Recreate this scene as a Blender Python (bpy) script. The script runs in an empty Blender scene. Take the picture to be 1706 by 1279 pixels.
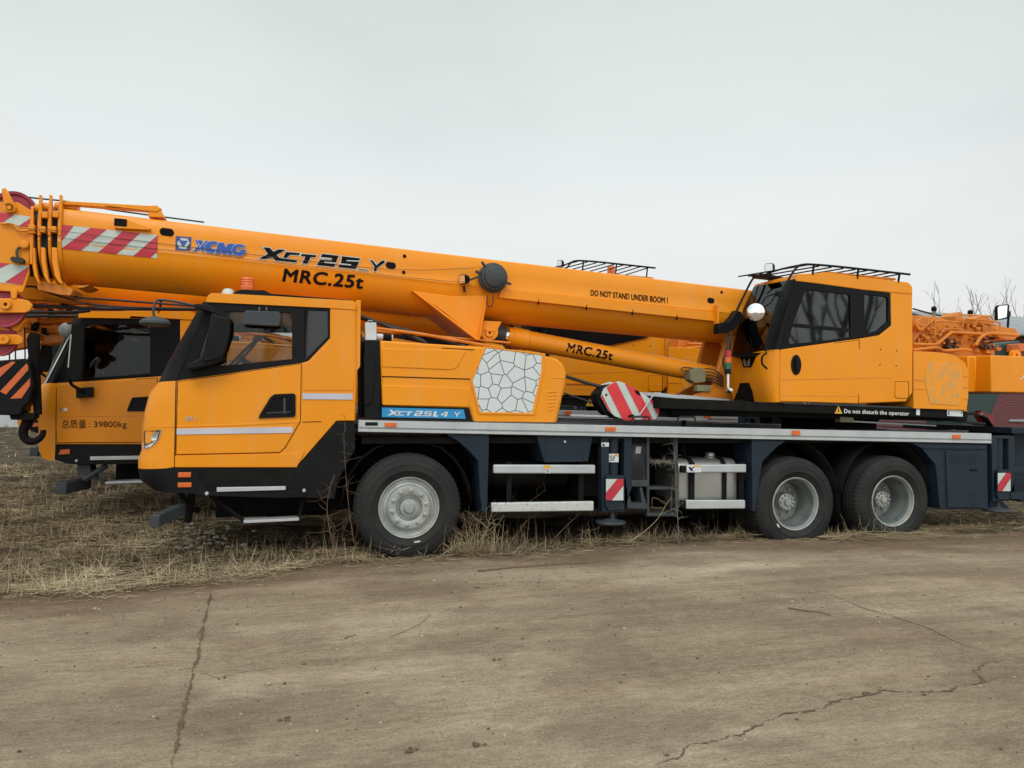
import bpy, math, random
from mathutils import Vector, Matrix
from mathutils.geometry import tessellate_polygon
from mathutils.bvhtree import BVHTree
random.seed(7)
S = bpy.context.scene
COL = S.collection
PI = math.pi
R = math.radians

# ------------------------------------------------------------------ camera
FPX, HC = 1281.0, 1.57
cd = bpy.data.cameras.new('camera'); cam = bpy.data.objects.new('camera', cd); COL.objects.link(cam)
cam.location = (0, 0, HC)
cd.sensor_fit = 'HORIZONTAL'; cd.sensor_width = 36; cd.lens = FPX / 1706 * 36
cd.clip_end = 3000; cd.clip_start = .05
CM = Matrix.Rotation(-R(15.57), 3, 'Z') @ Matrix.Rotation(PI/2 + R(1.1), 3, 'X') @ Matrix.Rotation(R(0.8), 3, 'Z')
cam.rotation_euler = CM.to_euler()
S.camera = cam
CP = Vector((0, 0, HC))

def ray(px, py):
    return (CM @ Vector(((px-853)/FPX, -(py-639.5)/FPX, -1))).normalized()
def at(px, py, y):
    """where the measured direction meets the upright plane at depth y"""
    d = ray(px, py); return CP + d*(y/d.y)
def gr(px, py, z=0.0):
    d = ray(px, py); return CP + d*((z-HC)/d.z)

# ------------------------------------------------------------------ materials
def newmat(name):
    m = bpy.data.materials.new(name); m.use_nodes = True
    nt = m.node_tree; b = nt.nodes['Principled BSDF']
    return m, nt, b
def noise_mix(nt, c1, c2, scale, lo=.4, hi=.6, detail=6, coord='Object', sc=(1,1,1)):
    tc = nt.nodes.new('ShaderNodeTexCoord'); mp = nt.nodes.new('ShaderNodeMapping')
    mp.inputs['Scale'].default_value = sc
    nt.links.new(tc.outputs[coord], mp.inputs['Vector'])
    n = nt.nodes.new('ShaderNodeTexNoise'); n.inputs['Scale'].default_value = scale; n.inputs['Detail'].default_value = detail
    nt.links.new(mp.outputs[0], n.inputs['Vector'])
    r = nt.nodes.new('ShaderNodeValToRGB')
    r.color_ramp.elements[0].position = lo; r.color_ramp.elements[1].position = hi
    r.color_ramp.elements[0].color = (*c1, 1); r.color_ramp.elements[1].color = (*c2, 1)
    nt.links.new(n.outputs['Fac'], r.inputs['Fac'])
    return r, n, mp
def paint(name, c, c2=None, rough=.4, metal=0, scale=3, spec=.5, coat=0, bump=0, bscale=40, lo=.35, hi=.7, dust=0):
    m, nt, b = newmat(name)
    c2 = c2 or tuple(x*.82 for x in c)
    r, n, mp = noise_mix(nt, c, c2, scale, lo, hi)
    last = r.outputs[0]
    if dust:
        for sc_, s2, lo_, hi_, col, k in ((5, (1.5, 1.5, .25), .50, .72, (.55, .40, .22), dust), (22, (1, 1, 1), .60, .66, (.30, .17, .07), dust*.8), (1.3, (1, 1, 1), .5, .7, (.50, .33, .15), dust*.7)):
            dr_, _n, _m = noise_mix(nt, (0, 0, 0), (k, k, k), sc_, lo_, hi_, sc=s2)
            mx = nt.nodes.new('ShaderNodeMixRGB'); mx.inputs[2].default_value = (*col, 1)
            nt.links.new(dr_.outputs[0], mx.inputs[0]); nt.links.new(last, mx.inputs[1]); last = mx.outputs[0]
    nt.links.new(last, b.inputs['Base Color'])
    b.inputs['Metallic'].default_value = metal
    b.inputs['Specular IOR Level'].default_value = spec
    n2 = nt.nodes.new('ShaderNodeTexNoise'); n2.inputs['Scale'].default_value = scale*5; n2.inputs['Detail'].default_value = 5
    nt.links.new(mp.outputs[0], n2.inputs['Vector'])
    mr = nt.nodes.new('ShaderNodeMapRange'); mr.inputs['To Min'].default_value = rough*.8; mr.inputs['To Max'].default_value = min(1, rough*1.35)
    nt.links.new(n2.outputs['Fac'], mr.inputs['Value']); nt.links.new(mr.outputs[0], b.inputs['Roughness'])
    if coat: b.inputs['Coat Weight'].default_value = coat; b.inputs['Coat Roughness'].default_value = .12
    if bump:
        n3 = nt.nodes.new('ShaderNodeTexNoise'); n3.inputs['Scale'].default_value = bscale; n3.inputs['Detail'].default_value = 8
        nt.links.new(mp.outputs[0], n3.inputs['Vector'])
        bp = nt.nodes.new('ShaderNodeBump'); bp.inputs['Strength'].default_value = bump; bp.inputs['Distance'].default_value = .01
        nt.links.new(n3.outputs['Fac'], bp.inputs['Height']); nt.links.new(bp.outputs[0], b.inputs['Normal'])
    return m
def glassmat(name, tint=(.35, .4, .4), alpha=.45, refl=.5):
    m, nt, b = newmat(name); nt.nodes.remove(b)
    out = nt.nodes['Material Output']
    t = nt.nodes.new('ShaderNodeBsdfTransparent'); t.inputs[0].default_value = (*tint, 1)
    g = nt.nodes.new('ShaderNodeBsdfGlossy'); g.inputs['Roughness'].default_value = .03; g.inputs[0].default_value = (.95, 1, 1, 1)
    lw = nt.nodes.new('ShaderNodeLayerWeight'); lw.inputs[0].default_value = .5
    pw = nt.nodes.new('ShaderNodeMath'); pw.operation = 'POWER'; pw.inputs[1].default_value = 3.5
    nt.links.new(lw.outputs['Facing'], pw.inputs[0])
    ad = nt.nodes.new('ShaderNodeMath'); ad.operation = 'MULTIPLY_ADD'; ad.inputs[1].default_value = refl; ad.inputs[2].default_value = alpha
    nt.links.new(pw.outputs[0], ad.inputs[0])
    mx = nt.nodes.new('ShaderNodeMixShader')
    nt.links.new(ad.outputs[0], mx.inputs[0]); nt.links.new(t.outputs[0], mx.inputs[1]); nt.links.new(g.outputs[0], mx.inputs[2])
    nt.links.new(mx.outputs[0], out.inputs['Surface'])
    return m
def cellmat(name, cell, line, scale, width, seed=0.0, faded=0):
    m, nt, b = newmat(name)
    tc = nt.nodes.new('ShaderNodeTexCoord'); sp = nt.nodes.new('ShaderNodeSeparateXYZ'); cb = nt.nodes.new('ShaderNodeCombineXYZ')
    nt.links.new(tc.outputs['Object'], sp.inputs[0]); nt.links.new(sp.outputs['X'], cb.inputs['X']); nt.links.new(sp.outputs['Z'], cb.inputs['Y'])
    ad = nt.nodes.new('ShaderNodeVectorMath'); ad.operation = 'ADD'; ad.inputs[1].default_value = (seed, seed*.7, 0)
    nt.links.new(cb.outputs[0], ad.inputs[0])
    v = nt.nodes.new('ShaderNodeTexVoronoi'); v.voronoi_dimensions = '2D'; v.feature = 'DISTANCE_TO_EDGE'; v.inputs['Scale'].default_value = scale
    v.inputs['Randomness'].default_value = .8
    nt.links.new(ad.outputs[0], v.inputs['Vector'])
    r = nt.nodes.new('ShaderNodeValToRGB'); r.color_ramp.elements[0].position = width*.7; r.color_ramp.elements[1].position = width
    r.color_ramp.elements[0].color = (*line, 1); r.color_ramp.elements[1].color = (*cell, 1)
    nt.links.new(v.outputs['Distance'], r.inputs['Fac'])
    last = r.outputs[0]
    if faded:
        n = nt.nodes.new('ShaderNodeTexNoise'); n.inputs['Scale'].default_value = 9; n.inputs['Detail'].default_value = 6
        nt.links.new(tc.outputs['Object'], n.inputs['Vector'])
        rr = nt.nodes.new('ShaderNodeValToRGB'); rr.color_ramp.elements[0].position = .42; rr.color_ramp.elements[1].position = .55
        nt.links.new(n.outputs['Fac'], rr.inputs['Fac'])
        mx = nt.nodes.new('ShaderNodeMixRGB'); mx.inputs[2].default_value = (*YEL, 1)
        nt.links.new(rr.outputs[0], mx.inputs[0]); nt.links.new(last, mx.inputs[1]); last = mx.outputs[0]
    nt.links.new(last, b.inputs['Base Color']); b.inputs['Roughness'].default_value = .35
    return m
YEL = (.79, .272, .004)
M = {}
M['yellow'] = paint('yellow_paint', YEL, (.74, .250, .004), .34, scale=1.6, coat=.08, spec=.28, dust=.09, bump=.07, bscale=2.2)
M['boomyellow'] = paint('boom_yellow_paint', (.78, .262, .004), (.73, .240, .004), .33, scale=1.2, coat=.06, spec=.28, dust=.08, bump=.04, bscale=2.2)
M['orange'] = paint('orange_machine_paint', (.62, .20, .010), (.50, .145, .010), .45, scale=6)
M['black'] = paint('black_plastic', (.005, .006, .007), (.009, .009, .010), .45, scale=5, spec=.14)
M['matblack'] = paint('matt_black_steel', (.006, .006, .006), (.012, .011, .010), .8, scale=6, spec=.12)
M['blackgloss'] = paint('gloss_black_trim', (.004, .004, .005), (.006, .006, .007), .3, scale=2, spec=.12)
M['slate'] = paint('slate_blue_paint', (.012, .021, .033), (.017, .027, .040), .5, scale=4, spec=.22)
M['greydark'] = paint('dark_grey_metal', (.035, .042, .048), (.05, .056, .062), .45, scale=6, spec=.3)
M['alu'] = paint('brushed_aluminium', (.50, .52, .53), (.42, .44, .45), .42, metal=.35, scale=4)
M['worn'] = paint('worn_white_guard', (.50, .52, .50), (.12, .12, .11), .5, metal=.1, scale=30, lo=.60, hi=.70)
M['tank'] = paint('dull_aluminium_tank', (.42, .42, .40), (.34, .34, .32), .38, metal=.7, scale=3)
M['white'] = paint('white_sticker', (.62, .64, .65), (.5, .52, .53), .5, scale=8)
M['whitebright'] = paint('white_lettering', (.85, .86, .87), (.8, .8, .8), .5, scale=8)
M['silverstripe'] = paint('silver_reflective_tape', (.50, .50, .56), (.42, .42, .48), .5, scale=3)
M['red'] = paint('red_tape', (.50, .025, .045), (.42, .02, .04), .4, scale=6)
M['brightred'] = paint('bright_red_paint', (.65, .03, .04), (.55, .025, .035), .35, scale=6)
M['maroon'] = paint('dark_red_nylon', (.30, .018, .035), (.22, .014, .03), .45, scale=8)
M['palegreen'] = paint('pale_reflective_tape', (.50, .56, .52), (.42, .48, .45), .4, scale=8)
M['rubber'] = paint('tyre_rubber', (.015, .016, .0165), (.026, .025, .023), .7, scale=4, spec=.25, bump=.15, bscale=60)
M['hose'] = paint('black_rubber_hose', (.010, .010, .011), (.018, .018, .018), .5, scale=8)
M['rim'] = paint('silver_grey_rim', (.42, .45, .44), (.30, .32, .31), .36, metal=.4, scale=9, dust=.25)
M['barrel'] = paint('shaded_rim_barrel', (.20, .22, .215), (.13, .145, .14), .42, metal=.4, scale=7)  # darker copy of the rim: shade of the deep dish put into colour
M['rimdark'] = paint('grimy_hub', (.20, .215, .21), (.13, .14, .135), .5, metal=.3, scale=20)
M['chrome'] = paint('chrome', (.75, .75, .74), (.6, .6, .6), .15, metal=1, scale=6)
M['mirror'] = paint('mirror_glass', (.85, .88, .9), (.8, .84, .86), .04, metal=1, scale=1)
M['lens'] = paint('orange_lens', (.68, .14, .025), (.58, .11, .02), .25, scale=20)
M['redlens'] = paint('red_lens', (.42, .016, .022), (.45, .018, .025), .2, scale=9)
M['greenlens'] = paint('green_lens', (.01, .12, .06), (.01, .1, .05), .2, scale=9)
M['blue'] = paint('blue_lettering', (.012, .07, .36), (.015, .085, .40), .35, scale=10)
M['logoblue'] = paint('dull_blue_plate', (.04, .055, .2), (.05, .06, .24), .4, scale=10)
M['cyan'] = paint('bright_blue_band', (.01, .24, .52), (.012, .21, .47), .35, scale=3)
M['ink'] = paint('black_lettering', (.006, .005, .005), (.010, .008, .008), .6, scale=10, spec=.08)
M['khaki'] = paint('khaki_valve_box', (.22, .21, .12), (.17, .16, .09), .5, scale=12)
M['amber'] = paint('amber_sticker', (.7, .36, .03), (.62, .3, .03), .5, scale=12)
M['twigdark'] = paint('dark_fitting_cable_shadow', (.10, .045, .03), (.05, .03, .025), .5, scale=20)
M['seat'] = paint('charcoal_seat_fabric', (.03, .032, .034), (.045, .047, .05), .8, scale=14)
M['glass'] = glassmat('tinted_glass', (.12, .16, .17), .06)
M['glassclear'] = glassmat('clear_glass', (.80, .82, .81), .02, .3)
M['glassdark'] = glassmat('dark_windscreen_glass', (.05, .065, .06), .05, .45)
M['glassshade'] = glassmat('shaded_cab_glass', (.62, .66, .64), .02, .3)
M['headglass'] = glassmat('headlight_lens', (.8, .85, .8), .12)
M['cells'] = cellmat('silver_cracked_cell_panel', (.56, .60, .61), (.012, .015, .017), 8.0, .034, 3.3)
M['cellsfaded'] = cellmat('worn_grey_cell_decal', (.62, .28, .04), (.40, .27, .11), 8.5, .05, 1.3, faded=1)

# ------------------------------------------------------------------ mesh builder
ORG = Vector((0, 0, 0))
class MB:
    def __init__(s): s.v = []; s.f = []; s.m = []; s.sm = []
    def add(s, vs, fs, mi=0, smooth=False):
        o = len(s.v); s.v += [tuple(v) for v in vs]
        for f in fs: s.f.append([i+o for i in f]); s.m.append(mi); s.sm.append(smooth)
        return s
    def poly(s, pts, y0, y1, holes=(), mi=0, back=None):
        """outline (x,z) extruded from y0 to y1; back: other outline for the far face"""
        loops = [list(pts)] + [list(h) for h in holes]
        flat = [p for l in loops for p in l]
        tr = tessellate_polygon([[Vector((p[0], p[1], 0)) for p in l] for l in loops])
        n = len(flat)
        bk = flat if back is None else back
        vs = [(p[0], y0, p[1]) for p in flat] + [(p[0], y1, p[1]) for p in bk]
        fs = [list(t) for t in tr] + [[i+n for i in t][::-1] for t in tr]
        if not holes and len(pts) <= 4: fs = [list(range(n)), [i+n for i in range(n)][::-1]]
        o = 0
        for l in loops:
            k = len(l)
            for i in range(k):
                a, b = o+i, o+(i+1) % k
                fs.append([a, b, b+n, a+n])
            o += k
        return s.add(vs, fs, mi)
    def px(s, pts, y0, y1, holes=(), mi=0):
        f = lambda l: [(at(p[0], p[1], y0).x, at(p[0], p[1], y0).z) for p in l]
        return s.poly(f(pts), y0, y1, [f(h) for h in holes], mi)
    def box(s, x0, x1, y0, y1, z0, z1, mi=0):
        return s.poly([(x0, z0), (x1, z0), (x1, z1), (x0, z1)], y0, y1, mi=mi)
    def pxbox(s, ax, ay, bx, by, y0, y1, mi=0):
        a, b = at(ax, ay, y0), at(bx, by, y0)
        return s.box(min(a.x, b.x), max(a.x, b.x), y0, y1, min(a.z, b.z), max(a.z, b.z), mi)
    def tube(s, pts, r, n=8, mi=0, r1=None, smooth_path=0, cap=True):
        pts = [Vector(p) for p in pts]
        if smooth_path and len(pts) > 2:
            out = []
            for i in range(len(pts)-1):
                p0 = pts[max(i-1, 0)]; p1 = pts[i]; p2 = pts[i+1]; p3 = pts[min(i+2, len(pts)-1)]
                for k in range(smooth_path):
                    t = k/smooth_path
                    out.append(.5*((2*p1)+(p2-p0)*t+(2*p0-5*p1+4*p2-p3)*t*t+(3*p1-p0-3*p2+p3)*t*t*t))
            out.append(pts[-1]); pts = out
        r1 = r if r1 is None else r1
        rings = []; up = None; N = len(pts)
        for i, p in enumerate(pts):
            t = (pts[min(i+1, N-1)]-pts[max(i-1, 0)])
            t = t.normalized() if t.length > 1e-9 else Vector((1, 0, 0))
            if up is None: up = Vector((0, 0, 1)) if abs(t.z) < .9 else Vector((0, 1, 0))
            a = t.cross(up)
            if a.length < 1e-6: a = t.orthogonal()
            a.normalize(); b = a.cross(t).normalized(); up = b
            rr = r+(r1-r)*i/max(1, N-1)
            rings.append([p+(a*math.cos(2*PI*k/n)+b*math.sin(2*PI*k/n))*rr for k in range(n)])
        vs = [v for g in rings for v in g]; fs = []
        for i in range(N-1):
            for k in range(n):
                fs.append([i*n+k, i*n+(k+1) % n, (i+1)*n+(k+1) % n, (i+1)*n+k])
        s.add(vs, fs, mi, True)
        if cap: s.add(rings[0], [list(range(n))], mi); s.add(rings[-1], [list(range(n))[::-1]], mi)
        return s
    def pxtube(s, pts, r, n=8, mi=0, sp=0, r1=None):
        return s.tube([at(*p) for p in pts], r, n, mi, r1, sp)
    def lathe(s, c, prof, n=48, mi=0, axis='Y', smooth=True, mod=None):
        """profile [(radius, along)] turned round the axis through c"""
        vs = []; fs = []; k = len(prof)
        for i in range(n):
            a = 2*PI*i/n; ca, sa = math.cos(a), math.sin(a)
            for j, (r, t) in enumerate(prof):
                if mod: r = mod(i, j, r)
                if axis == 'Y': vs.append((c[0]+r*ca, c[1]+t, c[2]+r*sa))
                elif axis == 'Z': vs.append((c[0]+r*ca, c[1]+r*sa, c[2]+t))
                else: vs.append((c[0]+t, c[1]+r*ca, c[2]+r*sa))
        for i in range(n):
            for j in range(k-1):
                fs.append([i*k+j, ((i+1) % n)*k+j, ((i+1) % n)*k+j+1, i*k+j+1])
        return s.add(vs, fs, mi, smooth)
    def grid(s, rows, mi=0, smooth=True, close=False):
        h = len(rows); w = len(rows[0]); vs = [p for r in rows for p in r]; fs = []
        for i in range(h-1):
            for j in range(w-1 if not close else w):
                fs.append([i*w+j, i*w+(j+1) % w, (i+1)*w+(j+1) % w, (i+1)*w+j])
        return s.add(vs, fs, mi, smooth)
    def build(s, name, mats, parent=None, bevel=0, seg=2, org=None, smooth_all=False, solid=0, each=False):
        global ORG
        if each:
            par = list(range(len(s.v)))
            def find(i):
                while par[i] != i: par[i] = par[par[i]]; i = par[i]
                return i
            key = {}
            for i, v in enumerate(s.v):
                k = (round(v[0], 5), round(v[1], 5), round(v[2], 5))
                if k in key: par[find(i)] = find(key[k])
                else: key[k] = i
            for f in s.f:
                for i in f[1:]: par[find(i)] = find(f[0])
            comp = {}
            for j, f in enumerate(s.f): comp.setdefault(find(f[0]), []).append(j)
            first = None
            for fs in comp.values():
                m = MB(); mp_ = {}
                for j in fs:
                    for i in s.f[j]:
                        if i not in mp_: mp_[i] = len(m.v); m.v.append(s.v[i])
                    m.f.append([mp_[i] for i in s.f[j]]); m.m.append(s.m[j]); m.sm.append(s.sm[j])
                o_ = m.build(name, mats, parent, bevel, seg, org, smooth_all, solid)
                first = first or o_
            return first
        o = ORG if org is None else org
        me = bpy.data.meshes.new(name)
        me.from_pydata([(v[0]-o[0], v[1]-o[1], v[2]-o[2]) for v in s.v], [], s.f)
        if not isinstance(mats, (list, tuple)): mats = [mats]
        for m in mats: me.materials.append(M[m] if isinstance(m, str) else m)
        me.polygons.foreach_set('material_index', s.m)
        me.polygons.foreach_set('use_smooth', [bool(x) or smooth_all for x in s.sm])
        me.update()
        import bmesh
        b = bmesh.new(); b.from_mesh(me); bmesh.ops.remove_doubles(b, verts=b.verts, dist=1e-5)
        bmesh.ops.recalc_face_normals(b, faces=b.faces); b.to_mesh(me); b.free()
        try: me.set_sharp_from_angle(angle=R(38))
        except Exception: pass
        ob = bpy.data.objects.new(name, me); COL.objects.link(ob)
        if parent is not None: ob.parent = parent
        elif org is None and o.length > 0: ob.location = o
        if parent is None and org is not None: ob.location = o
        if solid:
            md = ob.modifiers.new('solid', 'SOLIDIFY'); md.thickness = solid; md.offset = 0
        if bevel:
            md = ob.modifiers.new('bevel', 'BEVEL'); md.width = bevel; md.segments = seg; md.limit_method = 'ANGLE'; md.angle_limit = R(32)
        return ob
def tag(o, label=None, cat=None, group=None, kind=None):
    if label: o['label'] = label
    if cat: o['category'] = cat
    if group: o['group'] = group
    if kind: o['kind'] = kind
    return o
def empty(name, loc):
    o = bpy.data.objects.new(name, None); COL.objects.link(o); o.location = loc; o.empty_display_size = .3; return o
def copy_tree(o, parent=None, skip=()):
    c = o.copy(); COL.objects.link(c); c.parent = parent
    for ch in list(o.children):
        if ch.name.split('.')[0] in skip: continue
        copy_tree(ch, c, skip)
    return c
def bvh_of(obs):
    vs = []; fs = []
    for ob in obs:
        o = len(vs); vs += [v.co+ORG for v in ob.data.vertices]; fs += [[i+o for i in p.vertices] for p in ob.data.polygons]
    return BVHTree.FromPolygons(vs, fs)
def onto(px, py, bvh, off=.004, fy=None):
    d = ray(px, py); h = bvh.ray_cast(CP, d)
    if h[0] is None: return at(px, py, fy) if fy else None
    n = h[1]
    if n.dot(d) > 0: n = -n
    return h[0]+n*off
def decal(name, polys, mat, parent, y=None, bvh=None, off=.004, fy=None, sub=0):
    """polys: list of pixel polygons laid on a surface"""
    mb = MB()
    for p in polys:
        pts = p
        if sub:
            pts = []
            for i in range(len(p)):
                a, b = p[i], p[(i+1) % len(p)]
                for k in range(sub): pts.append((a[0]+(b[0]-a[0])*k/sub, a[1]+(b[1]-a[1])*k/sub))
        tr = tessellate_polygon([[Vector((q[0], q[1], 0)) for q in pts]])
        vs = [(at(q[0], q[1], y-off) if bvh is None else onto(q[0], q[1], bvh, off, fy)) for q in pts]
        mb.add(vs, [list(t) for t in tr])
    return mb.build(name, mat, parent)
_tc = {}
def glyphs(txt, bold=0.0, shear=0.0, space=1.0):
    key = (txt, bold, shear, space)
    if key in _tc: return _tc[key]
    c = bpy.data.curves.new('lettering', 'FONT'); c.body = txt; c.offset = 0; c.shear = shear; c.space_character = space; c.resolution_u = 4
    c.fill_mode = 'FRONT'
    o = bpy.data.objects.new('lettering', c); COL.objects.link(o)
    dg = bpy.context.evaluated_depsgraph_get(); me = bpy.data.meshes.new_from_object(o.evaluated_get(dg))
    vs = [v.co.copy() for v in me.vertices]; fs = [list(p.vertices) for p in me.polygons]
    bpy.data.objects.remove(o); bpy.data.curves.remove(c); bpy.data.meshes.remove(me)
    x0 = min(v.x for v in vs); x1 = max(v.x for v in vs); y0 = min(v.y for v in vs); y1 = max(v.y for v in vs)
    r = ([( (v.x-x0)/(x1-x0), (v.y)/(.7) ) for v in vs], fs)
    _tc[key] = r
    return r
def lettering(name, txt, a, b, t, mat, parent, y=None, bvh=None, off=.005, fy=None, bold=0, shear=0, space=1.0):
    """a,b: pixel ends of the baseline, t: where the cap height above a falls"""
    vs, fs = glyphs(txt, min(bold, .006), shear, space)
    mb = MB(); H_ = math.hypot(t[0]-a[0], t[1]-a[1])
    st = bold*H_*1.1
    for i, (ox, oy) in enumerate(((-1, 0), (1, 0), (0, -.8), (0, .8), (-.7, -.6), (.7, .6), (-.7, .6), (.7, -.6)) if bold > .006 else ((0, 0),)):
        out = []; o2 = off+i*.0004
        for u, v in vs:
            X = a[0]+(b[0]-a[0])*u+(t[0]-a[0])*v+ox*st; Y = a[1]+(b[1]-a[1])*u+(t[1]-a[1])*v+oy*st
            out.append(at(X, Y, y-o2) if bvh is None else onto(X, Y, bvh, o2, fy))
        mb.add(out, fs)
    return mb.build(name, mat, parent)
def quadmap(polys, o, u, v):
    return [[(o[0]+x*(u[0]-o[0])+y*(v[0]-o[0]), o[1]+x*(u[1]-o[1])+y*(v[1]-o[1])) for x, y in p] for p in polys]
def grow(p, d):
    """offset a pixel polygon outwards"""
    n = len(p); A = sum(p[i][0]*p[(i+1) % n][1]-p[(i+1) % n][0]*p[i][1] for i in range(n)); sg = 1 if A > 0 else -1
    out = []
    for i in range(n):
        a, b, c = Vector(p[i-1]), Vector(p[i]), Vector(p[(i+1) % n])
        e1 = (b-a).normalized(); e2 = (c-b).normalized()
        n1 = Vector((e1.y, -e1.x))*sg; n2 = Vector((e2.y, -e2.x))*sg
        m = (n1+n2); m = m.normalized() if m.length > .1 else n1
        k = max(.45, m.dot(n1)); q = b+m*(d/k); out.append((q.x, q.y))
    return out

D = 7.68                       # depth of the near flank of the near crane
W = 2.50
# =================================================================== NEAR CRANE
ORG = Vector((1.1, 8.93, 0.0))
crane = tag(empty('truck_crane', ORG), 'nearest yellow truck crane with a silver cell-pattern panel, parked along the dirt road', 'truck crane')

# ---------- chassis
mb = MB()
zt = 1.17
mb.box(-1.0, 8.3, 8.45, 8.62, .62, 1.05); mb.box(-1.0, 8.3, 9.24, 9.41, .62, 1.05)
for x in (-.6, .4, 1.8, 2.6, 3.4, 4.4, 5.0, 6.2, 7.5, 8.2): mb.box(x-.06, x+.06, 8.62, 9.24, .68, 1.0)
for x in (1.1, 5.57, 6.93): mb.tube([(x, 7.95, .42), (x, 9.95, .42)], .09, 10); mb.tube([(x, 8.78, .42), (x, 9.08, .42)], .22, 14)
for x in (1.1, 5.57, 6.93):
    for yy in (8.33, 9.53): mb.box(x-.5, x+.5, yy-.04, yy+.04, .55, .66); mb.box(x-.08, x+.08, yy-.06, yy+.06, .45, .8)
mb.box(-.5, 1.0, 8.5, 9.4, .35, .95); mb.tube([(2.0, 8.93, .6), (5.4, 8.93, .5)], .06, 8)
# deck plate over the frame
mb.box(.62, 8.3, 7.76, 10.10, 1.10, 1.17)
mb.build('chassis', 'matblack', crane, .008)

# ---------- wheels
def wheel(x, z, y, deep, mirror=False, dual=False):
    c = (x, y, z)
    sg = -1 if mirror else 1
    def P(prof): return [(r, t*sg) for r, t in prof]
    w = MB()
    if deep:
        w.lathe(c, P([(.0, .165), (.085, .165), (.098, .175), (.10, .20), (.105, .27), (.15, .30), (.235, .305), (.262, .31)]), 40)
        for k in range(10):
            a = 2*PI*k/10; w.lathe((x+.078*math.cos(a), y, z+.078*math.sin(a)), P([(0, .146), (.012, .146), (.014, .16), (.014, .175)]), 8)
            a += .3; w.lathe((x+.168*math.cos(a), y, z+.168*math.sin(a)), P([(0, .26), (.014, .26), (.017, .275), (.017, .31)]), 8)
        w.lathe(c, P([(0, .138), (.036, .138), (.042, .146), (.044, .17)]), 20)
    else:
        w.lathe(c, P([(0, -.035), (.046, -.035), (.053, -.028), (.056, -.006), (.088, -.004), (.09, .02), (.092, .055), (.128, .055), (.134, .0), (.15, -.006), (.205, -.004), (.222, .012), (.232, .035), (.252, .042)]), 56)
        for k in range(10):
            a = 2*PI*k/10+.2; w.lathe((x+.173*math.cos(a), y, z+.173*math.sin(a)), P([(0, -.034), (.010, -.034), (.014, -.028), (.016, -.016), (.021, -.012), (.021, .0)]), 10)
        for k in range(5):
            a = 2*PI*k/5+.4; w.lathe((x+.07*math.cos(a), y, z+.07*math.sin(a)), P([(0, -.01), (.007, -.01), (.007, 0)]), 6)
    hub = w.build('wheel', 'rim', crane)
    r = MB()
    if deep: prof = [(.306, .012), (.308, .0), (.303, -.006), (.294, -.004), (.288, .008), (.284, .03), (.276, .045)]
    else: prof = [(.306, .012), (.308, .0), (.303, -.008), (.296, -.006), (.290, .006), (.284, .020), (.272, .030), (.262, .026), (.252, .042), (.250, .07), (.27, .3), (.3, .3)]
    r.lathe(c, P(prof), 72)
    if deep: r.lathe(c, P([(.276, .045), (.266, .09), (.262, .14), (.243, .165), (.238, .27), (.25, .31), (.27, .34), (.29, .34)]), 72, 1)
    r.build('rim', ['rim', 'barrel'], hub)
    for i in range(2 if dual else 1):
        t = MB(); o = .335*i
        base = [(.303, .02), (.309, .002), (.325, -.012), (.37, -.028), (.372, -.031), (.378, -.031), (.38, -.028), (.43, -.026), (.432, -.029), (.45, -.026), (.478, -.015), (.480, -.018), (.487, -.017), (.502, .0), (.520, .012), (.526, .022), (.534, .045), (.536, .07), (.526, .075), (.526, .085), (.537, .09), (.538, .125), (.527, .13), (.527, .14), (.538, .145), (.537, .185), (.526, .19), (.526, .20), (.536, .205), (.534, .235), (.526, .25), (.5, .27), (.44, .295), (.37, .295), (.32, .28), (.31, .27)]
        def mod(ii, j, rr):
            if 12 <= j <= 17 or 28 <= j <= 30: return rr-(.008 if ii % 3 == 0 else 0)
            return rr
        t.lathe(c, P([(a, b+o) for a, b in base]), 192, mod=mod)
        t.build('tyre', 'rubber', hub)
    return hub
cf = at(682, 846, D); c1 = at(1327.5, 839.6, D); c2 = at(1490, 835, D)
wheel(cf.x, cf.z, D+.02, False); wheel(cf.x, cf.z, D+W-.02, False, True)
for c in (c1, c2):
    wheel(c.x, c.z, D+.02, True, dual=True); wheel(c.x, c.z, D+W-.02, True, True, dual=True)
decal('chalk_mark', [[(690, 901.5), (700, 900), (700, 903), (690, 904.5)]], 'palegreen', crane, y=D-.012, off=.003)
decal('chalk_mark', [[(1293.5, 873), (1296, 872), (1299.5, 877.5), (1297, 879)]], 'palegreen', crane, y=D-.012, off=.003)
# ---------- deck rail
a, b = at(598, 699.5, D), at(1649.5, 722, D)
a2, b2 = at(598, 719, D), at(1649.5, 738.5, D)
def rail(mb, y0, sg, mi=0):
    prof = [(0, 0), (.0, .012), (-.03, .0), (-.06, .0), (-.072, .02), (-.078, .02), (-.084, .004), (-.1, .004), (-.112, .02), (-.112, .05)]
    rows = []
    for p, q, p2, q2 in ((a, b, a2, b2),):
        for z, yo in [(0, .09), (0, .006), (-.004, 0), (-.066, 0), (-.072, .022), (-.079, .022), (-.084, .0), (-.108, .0), (-.112, .004), (-.112, .06)]:
            f = -z/.112
            rows.append([Vector((p.x, y0+sg*yo, p.z+(p2.z-p.z)*f)), Vector((q.x, y0+sg*yo, q.z+(q2.z-q.z)*f))])
    mb.grid(rows, mi, False)
mb = MB(); rail(mb, D-.02, 1); rail(mb, D+W+.02, -1)
for e in ((a, a2), (b, b2)): mb.box(e[0].x-.004, e[0].x+.004, D-.012, D+.08, e[1].z, e[0].z)
rl = mb.build('deck_rail', 'alu', crane)
mb = MB()
for px in (1009, 1243, 1440): p = at(px, 712+(px-1009)*.022, D-.022); 
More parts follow.
